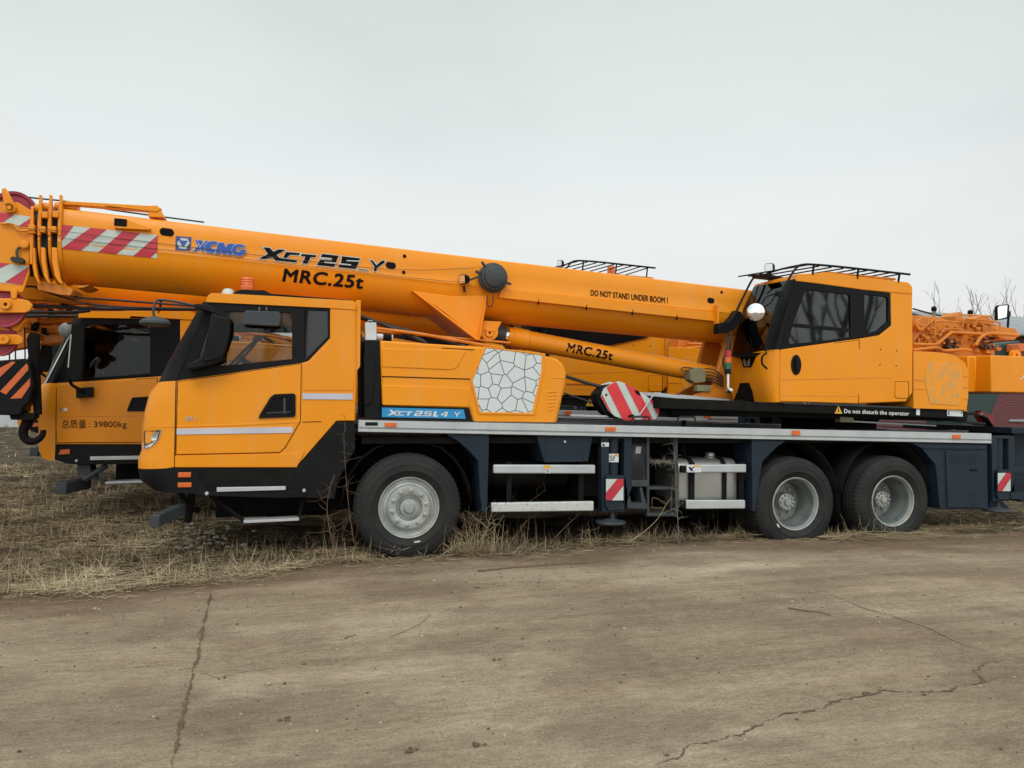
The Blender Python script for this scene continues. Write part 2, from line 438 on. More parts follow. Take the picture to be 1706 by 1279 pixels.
for (x0, y0, x1, y1) in ((641, 704, 660.6, 711), (1009, 711, 1026, 718.5), (1320, 717, 1333.5, 725), (1588, 724, 1601, 731)):
    MB().pxbox(x0, y0, x1, y1, D-.032, D-.018).build('side_marker_light', 'lens', rl, .003)
MB().pxbox(608.5, 703, 629.5, 709, D-.024, D-.018).build('lifting_slot', 'black', rl, .002)
for x in (.6, 8.4):
    pass
# dark inner shelf seen above the rail
mb = MB()
for zz, yy, h in ((1.30, 7.95, .03), (1.33, 8.1, .025)):
    mb.box(3.0, 8.2, yy, yy+.05, zz-.13, zz-.13+h)
for x in (3.2, 3.9, 4.6, 5.4, 6.2, 7.0, 8.0): mb.box(x-.03, x+.03, 7.86, 7.92, 1.15, 1.26)
mb.box(2.95, 8.2, 7.84, 7.9, 1.215, 1.25)
mb.build('outrigger_beam_shelf', 'greydark', crane, bevel=.003, each=True)

# ---------- fenders, lockers
def fender(pts, crease, name='fender', y0=D+.01, y1=D+.55):
    mb = MB(); mb.px(pts, y0, y1)
    o = mb.build(name, 'slate', crane, .008)
    return o
fender([(741, 722), (815, 724), (815, 736), (812, 852), (803.5, 856), (799.5, 823), (796.6, 768), (779, 748.7), (763, 735)], 0, y1=D+.4)
fender([(1252.8, 732), (1311, 734), (1295.5, 744), (1271, 768), (1265.6, 798), (1258.5, 852), (1253.6, 852)], 0, y1=D+.4)
lk = fender([(1517.7, 737), (1644.5, 740), (1646.5, 848), (1566, 848), (1559, 774), (1536, 747)], 0, 'rear_locker', y1=D+.6)
MB().px([(1524, 740.5), (1644, 743), (1644, 748.5), (1538, 747.3)], D-.005, D+.012).build('top_flange', 'slate', lk, .004)
lf = MB(); lf.px([(1576, 751), (1639, 753), (1640, 846), (1579, 845)], D-.006, D+.012)
for k in range(7): lf.pxbox(1584, 756+k*2.6, 1626, 757+k*2.6, D-.010, D-.004)
for k in range(9): lf.pxbox(1617, 818+k*3.0, 1629, 819.4+k*3.0, D-.010, D-.004)
lf.build('locker_door', 'slate', lk, .003)
MB().pxbox(1618, 781, 1628, 784.5, D-.018, D-.004).build('latch', 'black', lk, .003)
# inner arch liners (dark)
mb = MB()
for cx, r in ((cf.x, .66), (c1.x, .64), (c2.x, .64)):
    rows = []
    for k in range(13):
        an = R(0+180*k/12); x = cx+r*math.cos(an); z = cf.z+.02+min(.62, r*math.sin(an)*1.0)
        rows.append([Vector((x, D+.12, z)), Vector((x, D+.68, z))])
    mb.grid(rows)
mb.build('wheel_arch_liner', 'matblack', crane, each=True, solid=.012)
# toolbox
tb = MB().px([(894, 726), (987.6, 726.6), (980, 769), (907, 770.7)], D+.03, D+.5).build('toolbox', 'slate', crane, .008)
MB().px([(910, 728), (971, 728), (971, 769), (910, 770)], D+.022, D+.034).build('lid', 'slate', tb, .004)
MB().lathe(at(941, 735.6, D+.02), [(0, -.01), (.012, -.008), (.014, .0), (.014, .01)], 14).build('knob', 'alu', tb)
mb = MB()
for x0_, x1_ in ((1.75, 2.4), (2.5, 4.95), (6.15, 6.35), (7.5, 8.3), (-.9, .4)): mb.box(x0_, x1_, D+W-.5, D+W-.02, .12, 1.09)
mb.build('offside_light_block', 'matblack', crane, bevel=.01, each=True)  # unseen boxes added on the far side to block light under the chassis
mb = MB()
mb.tube([(1.9, 8.2, .75), (2.9, 8.2, .75)], .16, 20); mb.box(3.0, 3.35, 8.0, 8.4, .5, 1.05); mb.tube([(2.0, 8.1, .42), (4.9, 8.15, .45)], .03, 6); mb.tube([(1.8, 8.3, 1.0), (5.0, 8.3, .95)], .02, 6)
mb.build('air_tank', 'matblack', crane, bevel=.004, each=True)
# side guards
def guard(x0, y0, x1, y1, x2, y2, x3, y3, mat='alu'):
    mb = MB(); mb.px([(x0, y0), (x1, y1), (x2, y2), (x3, y3)], D-.01, D+.035)
    o = mb.build('side_guard', mat, crane, .012, 3)
    return o
g1 = guard(822.5, 774, 992, 774.4, 992, 789, 822.5, 788.6)
guard(819, 837.6, 989.5, 835, 989.5, 851, 819.5, 853.2, 'worn')
g3 = guard(1144, 774, 1243.6, 773.3, 1243.6, 787, 1144, 787)
guard(1143.6, 833, 1242, 833, 1242, 847.3, 1143.6, 848)
decal('warning_sticker', [[(907, 774.8), (917, 774.8), (917, 781), (907, 781)]], 'amber', g1, y=D-.011, off=.003)
decal('warning_sticker', [[(908, 781), (916.5, 781), (916.5, 788), (908, 788)]], 'white', g1, y=D-.011, off=.003)
lettering('warning_symbol', 'S', (910, 787), (914.5, 787), (910, 782), 'ink', g1, y=D-.011, off=.005)
decal('warning_sticker', [[(1144.5, 774.5), (1168, 774.5), (1168, 786.5), (1144.5, 786.5)]], 'white', g3, y=D-.011, off=.003)
decal('warning_sticker', [[(1157, 774.8), (1167.5, 774.8), (1167.5, 777.5), (1157, 777.5)]], 'amber', g3, y=D-.011, off=.005)
decal('warning_symbol', [[(1147, 778), (1149.5, 777), (1152, 780), (1156, 776.5), (1157, 777.5), (1152.5, 783), (1156, 784), (1155.5, 785), (1150.5, 784), (1149, 781)]], 'ink', g3, y=D-.011, off=.005)
mb = MB(); mb.px([(1136, 776), (1144, 776), (1144, 787.5), (1136, 787.5)], D+.0, D+.06); mb.px([(1136, 834), (1144, 834), (1144, 847), (1136, 847)], D, D+.06)
for px in (845, 965, 1150, 1232):
    mb.pxbox(px, 770, px+7, 850, D+.07, D+.11)
for px in (1143,): mb.pxbox(px-5, 700, px-1, 850, D+.35, D+.39)
mb.build('guard_bracket', 'matblack', crane, bevel=.004, each=True)
# ---------- fuel tank
p0, p1 = at(1130, 765, D+.12), at(1229, 846, D+.12)
def rrect(x0, x1, z0, z1, r, n=6):
    out = []
    for cx, cz, a0 in ((x1-r, z1-r, 0), (x0+r, z1-r, 90), (x0+r, z0+r, 180), (x1-r, z0+r, 270)):
        for k in range(n+1): an = R(a0+90*k/n); out.append((cx+r*math.cos(an), cz+r*math.sin(an)))
    return out
mb = MB(); x0, x1, zb, ztp = p0.x, p1.x, p1.z, p0.z
yzp = rrect(D+.12, D+.72, zb, ztp, .13)   # y,z section, swept along x
xs = [(x0, .93), (x0+.015, .985), (x0+.03, 1), (x1-.03, 1), (x1-.015, .985), (x1, .93)]
yc = D+.42; zc = (zb+ztp)/2
mb.grid([[Vector((x, yc+(y-yc)*s, zc+(z-zc)*s)) for y, z in yzp] for x, s in xs], 0, True, True)
mb.add([Vector((x0, yc+(y-yc)*.93, zc+(z-zc)*.93)) for y, z in yzp], [list(range(len(yzp)))])
mb.add([Vector((x1, yc+(y-yc)*.93, zc+(z-zc)*.93)) for y, z in yzp], [list(range(len(yzp)))[::-1]])
tk = mb.build('fuel_tank', 'tank', crane)
for px in (1153.5, 1207):
    q = at(px, 800, D+.11); st = MB(); ypp = rrect(D+.112, D+.728, zb-.008, ztp+.008, .135)
    st.grid([[Vector((q.x-.028, y, z)) for y, z in ypp], [Vector((q.x+.028, y, z)) for y, z in ypp]], 0, True, True)
    st.build('strap', 'black', tk, solid=.008)
q = at(1177, 763, D+.42)
MB().lathe((q.x, D+.34, ztp-.01), [(0, .075), (.045, .07), (.055, .055), (.055, .03), (.07, .02), (.07, 0)], 20, axis='Z').build('filler_cap', 'tank', tk)
# ---------- outriggers
def outrigger(dx=0, plate=True, dy=0, far=False):
    """drawn once at the front station and shifted along the truck"""
    Y = D+.03
    mb = MB()
    outer = [(1001.6, 725.6), (1053, 725.6), (1053, 812), (1040, 850), (1040, 853), (1003, 853)]
    hole = [(1014.7, 731), (1040, 731), (1040, 846), (1008, 846), (1008, 800), (1014.7, 790)]
    f = lambda l, yy: [(at(p[0], p[1], yy).x+dx, at(p[0], p[1], yy).z) for p in l]
    mb.poly(f(outer, Y), Y+dy, Y+.12+dy, [f(hole, Y)])
    mb.poly(f([(1014.7, 731), (1040, 731), (1040, 846), (1014.7, 846)], Y), Y+.2+dy, Y+.3+dy)
    frame = mb.build('outrigger', 'slate', crane, .006)
    q = at(1025, 800, Y); cx = q.x+dx; z0 = at(1025, 800, Y).z; z1 = at(1025, 730, Y).z
    MB().tube([(cx, Y+.07+dy, at(1025, 846, Y).z), (cx, Y+.07+dy, z1)], .058, 20).build('jack_cylinder', 'slate', frame)
    pb = MB(); zq = at(1025, 848, Y).z
    pb.poly([(cx-.09, zq-.0), (cx+.09, zq-.0), (cx+.085, zq+.07), (cx-.085, zq+.07)], Y-.03+dy, Y+.15+dy)
    pb.tube([(cx, Y+.07+dy, zq-.13), (cx, Y+.07+dy, zq)], .03, 14)
    pb.lathe((cx-.02, Y+.07+dy, zq-.155), [(0, .045), (.06, .045), (.08, .03), (.16, .02), (.165, .0), (.15, -.012), (0, -.012)], 36, axis='Z')
    pb.build('foot_pad', 'greydark', frame, .004)
    a_, b_, c_, d_ = f([(1007.8, 797), (1038, 797), (1038, 833.5), (1007.8, 833.5)], Y-.035)
    pl = MB(); yy = Y-.05+dy; pl.poly([a_, b_, c_, d_], yy, yy+.02)
    pl.poly(f([(1010, 792), (1040, 792), (1040, 797), (1010, 797)], Y-.035), yy, yy+.1)
    pl.poly(f([(1008, 834.5), (1038, 834.5), (1036, 845.5), (1010, 845.5)], Y-.035), yy+.01, yy+.1)
    hz = pl.build('hazard_plate', 'white' if False else 'slate', frame, .002)
    sw = MB(); yy -= .004
    def fp(l): return [(p[0], yy, p[1]) for p in f(l, Y-.035)]
    sw.add(fp([(1008.5, 797.5), (1037.5, 797.5), (1037.5, 833), (1008.5, 833)]), [[0, 1, 2, 3]], 0)
    yy -= .003
    sw.add(fp([(1027, 797.5), (1037.5, 797.5), (1037.5, 808), (1018, 833), (1008.5, 833), (1008.5, 820)]), [[0, 1, 2, 3, 4, 5]], 1)
    sw.build('hazard_stripe', ['palegreen', 'red'], frame)
    return frame
fr = outrigger()
decal('warning_sticker', [[(1002, 737), (1014.5, 737), (1014.5, 743.8), (1002, 743.8)]], 'white', fr, y=D+.03, off=.003)
decal('warning_symbol', [[(1003, 741), (1006, 738.5), (1007, 739.5), (1006, 741), (1009, 742.5), (1008, 743), (1004.5, 742.8)]], 'ink', fr, y=D+.03, off=.005)
decal('warning_sticker', [[(1014.7, 755.7), (1030.6, 755.7), (1030.6, 769.7), (1014.7, 769.7)]], 'white', fr, y=D+.04, off=.003)
decal('warning_sticker', [[(1024.5, 756.2), (1030.3, 756.2), (1030.3, 760), (1024.5, 760)]], 'amber', fr, y=D+.04, off=.005)
lettering('warning_symbol', 'Sf', (1016, 767.5), (1025, 767.5), (1016, 758.5), 'ink', fr, y=D+.04, off=.006)
dxr = at(1668, 760, D+.05).x-at(1025, 760, D+.05).x
rr_ = outrigger(dxr); rr_['label'] = 'rear outrigger leg beside the dark locker'
outrigger(0, dy=2.2); outrigger(dxr, dy=2.2)
# step frame and ladder between outrigger and tank
mb = MB()
Y = D+.06
mb.px([(1053, 725), (1078, 725), (1081, 765), (1080, 800), (1053, 800)], Y+.1, Y+.5)
mb.px([(1050, 800), (1080, 800), (1080, 810.5), (1050, 810.5)], Y-.02, Y+.3)
mb.px([(1045, 847), (1079.5, 848), (1079.5, 841), (1076, 838), (1070, 812), (1066, 812), (1070, 838), (1052, 838), (1048, 822), (1044.5, 822)], Y-.02, Y+.25)
mb.px([(1078, 724), (1082, 724), (1082, 860), (1078, 860)], Y, Y+.05)
for y0, y1, xr in ((767, 772.5, 1127), (811, 815.5, 1121), (855, 860, 1128)):
    mb.px([(1081, y0), (xr, y0), (xr, y1), (1081, y1)], Y, Y+.2)
mb.px([(1124, 722), (1129, 722), (1130, 858), (1125, 858)], Y, Y+.05)
mb.px([(1118, 815), (1120, 815), (1120, 858), (1118, 858)], Y, Y+.05)
sf = mb.build('access_ladder', 'greydark', crane, .004)
decal('warning_sticker', [[(1060, 743.5), (1069, 744), (1067, 755.5), (1058.5, 755)]], 'white', sf, y=Y+.1, off=.004)
mb = MB()
for k, x in enumerate((1056, 1060, 1064, 1068)):
    mb.pxtube([(x, 765, Y+.06), (x+3, 775, Y+.02), (x+2, 790, Y+.03), (x-1, 800, Y+.05)], .006, 6, 0, 4)
mb.build('hose', 'hose', crane, each=True)
# rear of crane beyond rail
mb = MB()
mb.px([(1686, 712), (1800, 716), (1800, 722), (1686, 722)], D+.3, D+2.2)
mb.px([(1688, 718), (1706, 718), (1740, 721), (1740, 832), (1700, 836), (1690, 822)], D+.55, D+1.9)
mb.px([(1684, 778), (1760, 782), (1760, 790), (1684, 788)], D+.25, D+.35)
mb.px([(1684, 820), (1760, 824), (1760, 832), (1684, 832)], D+.25, D+.35)
mb.px([(1650, 826), (1668, 832), (1682, 846), (1670, 852), (1648, 848)], D+.1, D+.5)
mb.build('rear_frame', 'slate', crane, bevel=.006, each=True)

# ---------- engine hood
Yh = D+.03
hd = [(633, 566.8), (809.5, 578.4), (903, 591), (927.5, 597), (938.6, 605.8), (944, 618), (943.6, 633.6), (928.6, 703.8), (787, 701.6), (781.6, 680), (637, 676)]
mb = MB(); mb.px(hd, Yh, Yh+.95)
hood = mb.build('engine_hood', 'yellow', crane, .03, 4)
mb = MB()
mb.px([(637, 580), (770, 583), (776, 586), (762, 612), (750, 616), (637, 611)], Yh-.008, Yh+.01)
mb.build('pressed_panel', 'yellow', hood, bevel=.007, seg=3, each=True)
mb = MB(); mb.px([(637, 641), (784, 646), (781, 678), (637.5, 674.5)], Yh-.008, Yh+.01); mb.build('pressed_panel', 'yellow', hood, bevel=.007, seg=3, each=True)
mb = MB(); mb.px([(636.5, 626), (783, 630.5), (783, 632), (636.5, 627.5)], Yh-.006, Yh+.01)
mb.px([(736, 579), (790, 582), (790, 583.2), (736, 580)], Yh-.004, Yh+.01); mb.build('panel_gap', 'ink', hood, each=True)
# ring framing the cell panel
hexo = [(806, 574.8+2), (909, 588.5), (907, 619), (891, 691.5), (797, 690), (783.3, 633.6)]
hexi = [(810, 579.3), (903, 591.5), (902, 618), (886, 687.5), (800.5, 686), (787.3, 633.6)]
MB().px(hexo, Yh-.010, Yh+.01, [hexi]).build('panel_rim', 'yellow', hood, .006, 2)
MB().px(hexi, Yh-.004, Yh+.01).build('cell_panel', 'cells', hood)
mb = MB()
for k in range(6): mb.px([(913, 652+k*6), (929-k*1.2, 651+k*6), (929-k*1.2, 653.2+k*6), (913, 654.2+k*6)], Yh-.006, Yh+.01)
mb.px([(919, 629), (943, 629.4), (943, 630.6), (919, 630)], Yh-.005, Yh+.01)
mb.build('vent_rib', 'yellow', hood, bevel=.004, seg=2, each=True)
mb = MB(); mb.px([(635, 675.5), (781.8, 680), (787, 701.6), (634.5, 697.5)], Yh-.006, Yh+.02); mb.build('badge_base', 'black', hood, .003)
mb = MB(); mb.px([(636.4, 678.8), (772.7, 682), (776, 697.5), (636.2, 694.6)], Yh-.010, Yh+.0); bd = mb.build('badge_band', 'cyan', hood, .001)
def sx(x, y): return (630+x/10.035, 670+y/10.035)
g = [[(185, 122), (235, 128), (262, 160), (330, 132), (355, 135), (285, 185), (300, 205), (430, 205), (425, 222), (285, 220), (255, 195), (190, 220), (150, 218), (225, 178)],
     [(345, 150), (455, 150), (448, 165), (380, 167), (360, 200), (330, 198)],
     [(460, 152), (580, 152), (575, 168), (535, 170), (515, 222), (478, 222), (500, 170), (458, 168)],
     [(630, 142), (755, 142), (735, 200), (640, 198), (638, 212), (735, 213), (730, 232), (595, 230), (615, 180), (700, 180), (704, 164), (622, 160)],
     [(785, 148), (905, 150), (900, 166), (810, 166), (806, 180), (900, 180), (882, 235), (748, 233), (754, 215), (855, 216), (860, 198), (765, 198)],
     [(935, 150), (985, 152), (965, 218), (1005, 220), (998, 242), (912, 240)],
     [(1110, 160), (1170, 160), (1145, 242), (1105, 240), (1112, 220), (1046, 216), (1052, 198)],
     [(1272, 165), (1290, 160), (1318, 200), (1365, 158), (1382, 162), (1325, 214), (1318, 243), (1300, 243), (1305, 212)]]
decal('badge_lettering', [[sx(*p) for p in q] for q in g], 'white', hood, y=Yh-.010, off=.004)
decal('badge_lettering', [[sx(*p) for p in [(1092, 180), (1128, 180), (1120, 202), (1078, 200)]]], 'cyan', hood, y=Yh-.010, off=.006)
# air inlet panel and exhaust behind the cab
mb = MB(); mb.px([(607, 566), (633, 566.5), (636, 697), (607, 697)], Yh+.02, Yh+.9)
ip = mb.build('air_inlet_panel', 'black', crane, .012, 3)
q = at(616, 610, Yh+.02)
MB().px([(606, 590), (612, 580), (621, 584), (625, 600), (624, 650), (619, 672), (606, 676)], Yh+.006, Yh+.03).build('moulded_bulge', 'black', ip, .012, 3)
mb = MB(); mb.px([(608.5, 537), (627, 537), (627, 566), (609, 566)], Yh+.05, Yh+.2)
mb.pxtube([(613, 537, Yh+.12), (613, 534, Yh+.12), (620, 534, Yh+.12), (620, 537, Yh+.12)], .004, 6)
mb.build('grey_reservoir', 'white', crane, .006)
mb = MB(); pp = [at(627, 561, Yh+.3), at(654, 563, Yh+.3)]; mb.tube(pp, .035, 16); 
mb.build('exhaust_wrap', 'white', crane)
mb = MB(); mb.tube([at(638, 561.8, Yh+.29), at(652, 562.8, Yh+.29)], .038, 16); mb.build('exhaust_end', 'ink', crane)
mb = MB()
mb.pxtube([(596, 525, 8.6), (640, 541, 8.6), (700, 566, 8.5), (712, 575, 8.4)], .022, 8, 0, 4)
mb.pxtube([(598, 528, 8.7), (660, 546, 8.7), (740, 566, 8.6), (775, 578, 8.5)], .024, 8, 0, 4)
for k in range(7):
    mb.pxtube([(596+k*1.6, 545+k*3, D+.3+k*.04), (600+k, 580, D+.32), (597+k*1.5, 620+k*4, D+.35), (600+k, 690, D+.4)], .009, 6, 0, 3)
mb.build('hose', 'hose', crane, each=True)
mb = MB()
mb.pxtube([(609, 545, 8.5), (700, 556, 8.5), (790, 572, 8.5), (840, 580, 8.5)], .018, 8, 0, 3)
mb.pxtube([(609, 550, 8.6), (760, 563, 8.6), (850, 571, 8.6)], .014, 8, 0, 3)
mb.build('hydraulic_pipe', 'orange', crane, each=True)

# ---------- truck cab builder
def corner_grid(N, F, y0, yf, ynear2=None, nc=8, far=None):
    """N: pixels of the seam on y0, F: pixels of the nose on yf; returns rows of points and goes on across to the far side"""
    rows = []
    for n, f_ in zip(N, F):
        a = at(n[0], n[1], y0); b = at(f_[0], f_[1], yf); row = []
        for k in range(nc+1):
            t = PI/2*k/nc
            row.append(Vector((a.x+(b.x-a.x)*math.sin(t), y0+(yf-y0)*(1-math.cos(t)), a.z+(b.z-a.z)*math.sin(t))))
        if far:
            row.append(Vector((b.x-.015, (yf+far)/2, b.z)))
            for k in range(nc, -1, -1):
                q = row[k]; row.append(Vector((q.x, far-(q.y-y0)+0.0, q.z)))
        rows.append(row)
    return rows
def cabtruck(Y, parent, dxy, near=True):
    """dxy(px,py) shifts nothing for the near cab"""
    pass

Yc = D; YF = D+2.46
root_cab = MB()
N = [(350, 503.5), (325, 557), (305, 606), (294.6, 634)]
F = [(338, 506), (306, 560), (278.5, 608), (265, 637)]
upper = corner_grid(N, F, Yc, Yc+.30, far=YF)
N2 = [(294.6, 634), (294.4, 650), (294, 683), (293, 713), (292, 748), (291, 764), (290.5, 779)]
F2 = [(265, 637), (250, 654), (242, 684), (237, 713), (236.5, 749), (231, 763), (231, 779)]
lower = corner_grid(N2, F2, Yc, Yc+.30, far=YF)
N3 = [(290.5, 779), (290, 800), (289, 821)]; F3 = [(231, 779), (235, 799), (255, 812)]
bump = corner_grid(N3, F3, Yc, Yc+.30, far=YF)
mb = MB(); mb.grid(lower, 0)
# side wall, yellow, with the window opening cut out
side = [(294.6, 634), (503, 604.5), (514, 601), (550, 563), (550, 511), (593, 512), (593, 640), (591, 701), (560.5, 701), (495, 776), (495, 779), (290.5, 779)]
mb.px(side, Yc, Yc+.04)
fx = lambda l, y=Yc: [(at(p[0], p[1], y).x, at(p[0], p[1], y).z) for p in l]
mb.poly(fx(side), YF-.04, YF)
# back wall and floor
xb = at(593, 515, Yc).x; zr = at(593, 505, Yc).z; zf = at(593, 701, Yc).z
mb.box(xb-.05, xb, Yc+.041, YF-.041, zf, zr-.05)
cab = mb.build('truck_cab', 'yellow', crane, .010, 3)
mb = MB(); mb.px([(343, 503), (345.6, 492.7), (352, 488), (400, 490), (588, 500.6), (593, 505), (593, 516), (550, 513)], Yc-.012, YF+.012)
mb.build('roof', 'yellow', cab, .022, 4)
mb = MB(); mb.px([(593.5, 500), (601, 500), (600, 610), (594.5, 618), (592.5, 700), (591.5, 700)], Yc+.02, YF-.02)
mb.build('rear_post', 'yellow', cab, .006)
# black greenhouse with windows
gh = [(349, 503.5), (550, 512), (550, 563), (514, 601), (503, 604.5), (294.6, 634), (325, 557)]
w1 = [(357, 519), (486.6, 521), (486.6, 597.6), (373, 609), (326, 616), (338, 573)]
w2 = [(507, 517), (546, 518), (546, 560), (511, 596), (507, 598)]
mb = MB()
mb.poly(fx(gh), Yc+.004, Yc+.036, [fx(w1), fx(w2)]); mb.poly(fx(gh), YF-.036, YF-.004, [fx(w1), fx(w2)])
mb.grid([[r[k] for k in range(9)] for r in upper], 0); mb.grid([[r[k] for k in range(10, 19)] for r in upper], 0)
mb.build('window_frame', 'black', cab, bevel=.004, each=True)
mb = MB(); mb.grid([[r[k] for k in (8, 9, 10)] for r in upper]); mb.build('windscreen', 'glassdark', cab)
for w in (w1, w2):
    o = MB().poly(fx(w), Yc+.018, Yc+.024).build('side_window', 'glassclear' if w is w1 else 'glassdark', cab)
    MB().poly(fx(w), YF-.024, YF-.018).build('side_window', 'glassclear', cab)
# door: proud skin with crease
door = [(296.5, 636), (501.5, 606.5), (500, 702), (475, 745), (465.5, 753.5), (293.5, 757)]
mb = MB(); mb.px(door, Yc-.010, Yc+.004); dr = mb.build('door', 'yellow', cab, .008, 3)
gk = MB(); gk.px(grow(door, 1.1), Yc-.001, Yc+.003, [door[::1]]); gk.build('door_gasket', 'ink', cab)
mb = MB(); mb.px([(294, 709.5), (400, 706), (500, 700), (499, 704), (400, 709), (294, 711.6)], Yc-.014, Yc-.004); mb.build('door_crease', 'yellow', cab, .003)
mb = MB(); mb.px([(504, 702.5), (535, 701.5), (535, 702.7), (504, 703.8)], Yc-.002, Yc+.002); mb.build('body_seam', 'ink', cab)
mb = MB(); mb.px([(291.5, 760), (490, 756), (508, 752), (496, 775), (495, 778.5), (291, 778.5)], Yc-.012, Yc+.004); mb.build('sill', 'yellow', cab, .007, 3)
mb = MB(); mb.px([(516, 604), (553, 566), (553, 516), (590, 517), (590, 640), (588, 650), (504, 650), (503.5, 608)], Yc-.006, Yc+.004); mb.build('rear_quarter_panel', 'yellow', cab, .006, 3)
mb = MB(); mb.px([(504, 654.7), (587.4, 655.6), (587.4, 665.6), (504, 664.8)], Yc-.008, Yc+.0); mb.build('reflective_stripe', 'silverstripe', cab)
mb = MB(); mb.px([(294.3, 714), (487.6, 711), (487.6, 721), (294, 724)], Yc-.017, Yc+.0); mb.build('reflective_stripe', 'silverstripe', cab, .001)
ho = [(430.5, 696.7), (433, 690), (450, 662), (457, 656.5), (489, 655), (492.5, 658), (492.5, 691), (490, 694.5)]
hi_ = [(439, 691), (454, 664), (460, 661.5), (487, 660), (487, 689.5)]
mb = MB(); mb.px(ho, Yc-.026, Yc-.008, [hi_]); mb.build('door_handle', 'black', cab, .005, 3)
mb = MB(); mb.px(hi_, Yc-.013, Yc-.009); mb.build('handle_recess', 'blackgloss', cab)
mb = MB(); mb.px([(472, 663), (476, 663), (476, 689), (472, 689)], Yc-.022, Yc-.010); mb.px([(444, 687), (484, 685), (484, 687), (444, 689)], Yc-.020, Yc-.010); mb.build('handle_grip', 'greydark', cab, bevel=.002, each=True)
lettering('badge', 'G1', (310, 699.5), (326, 699.5), (310, 694.6), 'chrome', cab, y=Yc-.012, off=.005, bold=.03)
decal('badge', [[(309, 694.5), (320, 694), (320, 695.3), (309, 696)], [(309, 699), (320, 698.8), (320, 700), (309, 700.3)]], 'chrome', cab, y=Yc-.012, off=.004)
MB().lathe(at(572, 692, Yc), [(0, -.006), (.005, -.006), (.006, .0)], 8).build('screw', 'orange', cab)
MB().lathe(at(590, 600, Yc+.02), [(0, -.006), (.005, -.006), (.006, .0)], 8).build('screw', 'orange', cab)
# bumper skirt
mb = MB(); mb.grid(bump, 0)
mb.px([(290.5, 779), (495, 779), (560.5, 702.5), (591, 702.5), (592, 745), (577, 775), (563, 800), (557, 831), (500, 829), (340, 824), (289, 821)], Yc+.002, Yc+.5)
bm_ = mb.build('bumper', 'black', cab, .008)
mb = MB(); mb.px([(325, 783), (492, 781), (488, 812), (478, 818), (350, 820), (338, 806)], Yc-.004, Yc+.004); mb.build('step_recess', 'matblack', cab, .003)
mb = MB(); mb.px([(361, 812), (476, 810), (476, 816.3), (361, 819.5)], Yc-.03, Yc+.2); mb.build('step', 'alu', cab, bevel=.004, each=True)
mb = MB(); mb.px([(340, 820), (510, 817), (510, 828), (470, 830), (340, 826)], Yc-.015, Yc+.1); mb.build('step_surround', 'black', cab, .006)
mb = MB()
for q in ((344.5, 822), (506.5, 817)): mb.lathe(at(q[0], q[1], Yc-.02), [(0, -.02), (.012, -.018), (.018, -.008), (.018, .01)], 14)
mb.build('bolt', 'alu', cab, each=True)
mb = MB(); mb.px([(405.8, 867), (498, 863), (498, 867), (405.8, 871.5)], Yc+.0, Yc+.16)
mb.build('lower_step', 'alu', cab, .002)
mb = MB()
mb.pxtube([(350, 826, Yc+.1), (372, 842, Yc+.1), (408, 868, Yc+.1)], .02, 6); mb.pxtube([(505, 826, Yc+.1), (502, 845, Yc+.1), (496, 866, Yc+.1)], .015, 6)
mb.build('step_bracket', 'matblack', cab, each=True)
# protruding stand bar under the nose
mb = MB()
pA = at(303, 838, D+.12); pB = pA+Vector((-.16, -.45, -.04))
ux = Vector((1, 0, 0)); hw = .036
vs = []
for p in (pB, pA):
    for sx_, sz_ in ((-1, 0), (1, 0), (1, -1), (-1, -1)): vs.append(p+Vector((sx_*hw, 0, sz_*.11)))
mb.add(vs, [[0, 1, 2, 3], [4, 7, 6, 5], [0, 4, 5, 1], [1, 5, 6, 2], [2, 6, 7, 3], [3, 7, 4, 0]])
mb.build('front_support_bar', 'greydark', cab, .008)
mb = MB()
mb.pxtube([(300, 820, D+.3), (312, 845, D+.2), (330, 850, D+.35)], .03, 8)
mb.pxtube([(320, 822, D+.3), (312, 870, D+.3)], .035, 8)
mb.build('bumper_bracket', 'matblack', cab, each=True)
for q in ((296.5, 787, 318, 795), (296, 804, 318.7, 811.6)):
    MB().pxbox(*q, Yc-.012, Yc+.004).build('marker_light', 'lens', cab, .004)
# headlight on the rounded nose
bv = bvh_of([cab])
hl = [(240, 717), (248, 715.5), (271, 714.5), (270, 722), (265, 735), (252.7, 746), (239.5, 749), (238.5, 735)]
decal('headlight', [hl], 'headglass', cab, bvh=bv, off=.012, fy=Yc+.2, sub=3)
decal('headlight_bowl', [[(241, 718.5), (269, 716), (263.5, 733), (252, 744), (240.5, 747)]], 'greydark', cab, bvh=bv, off=.005, fy=Yc+.2, sub=3)
decal('headlight_reflector', [[(253, 722), (266, 719), (262, 732), (252, 735)], [(243, 740), (262, 733), (252, 744), (242, 746)]], 'chrome', cab, bvh=bv, off=.008, fy=Yc+.2, sub=2)
decal('nose_seam', [[(236.5, 712.2), (293, 711), (293, 712.2), (236.5, 713.6)]], 'ink', cab, bvh=bv, off=.002, fy=Yc+.2, sub=8)
decal('nose_seam', [[(292.6, 634), (294.2, 634), (291.6, 779), (290, 779)]], 'ink', cab, bvh=bv, off=.003, fy=Yc, sub=8)
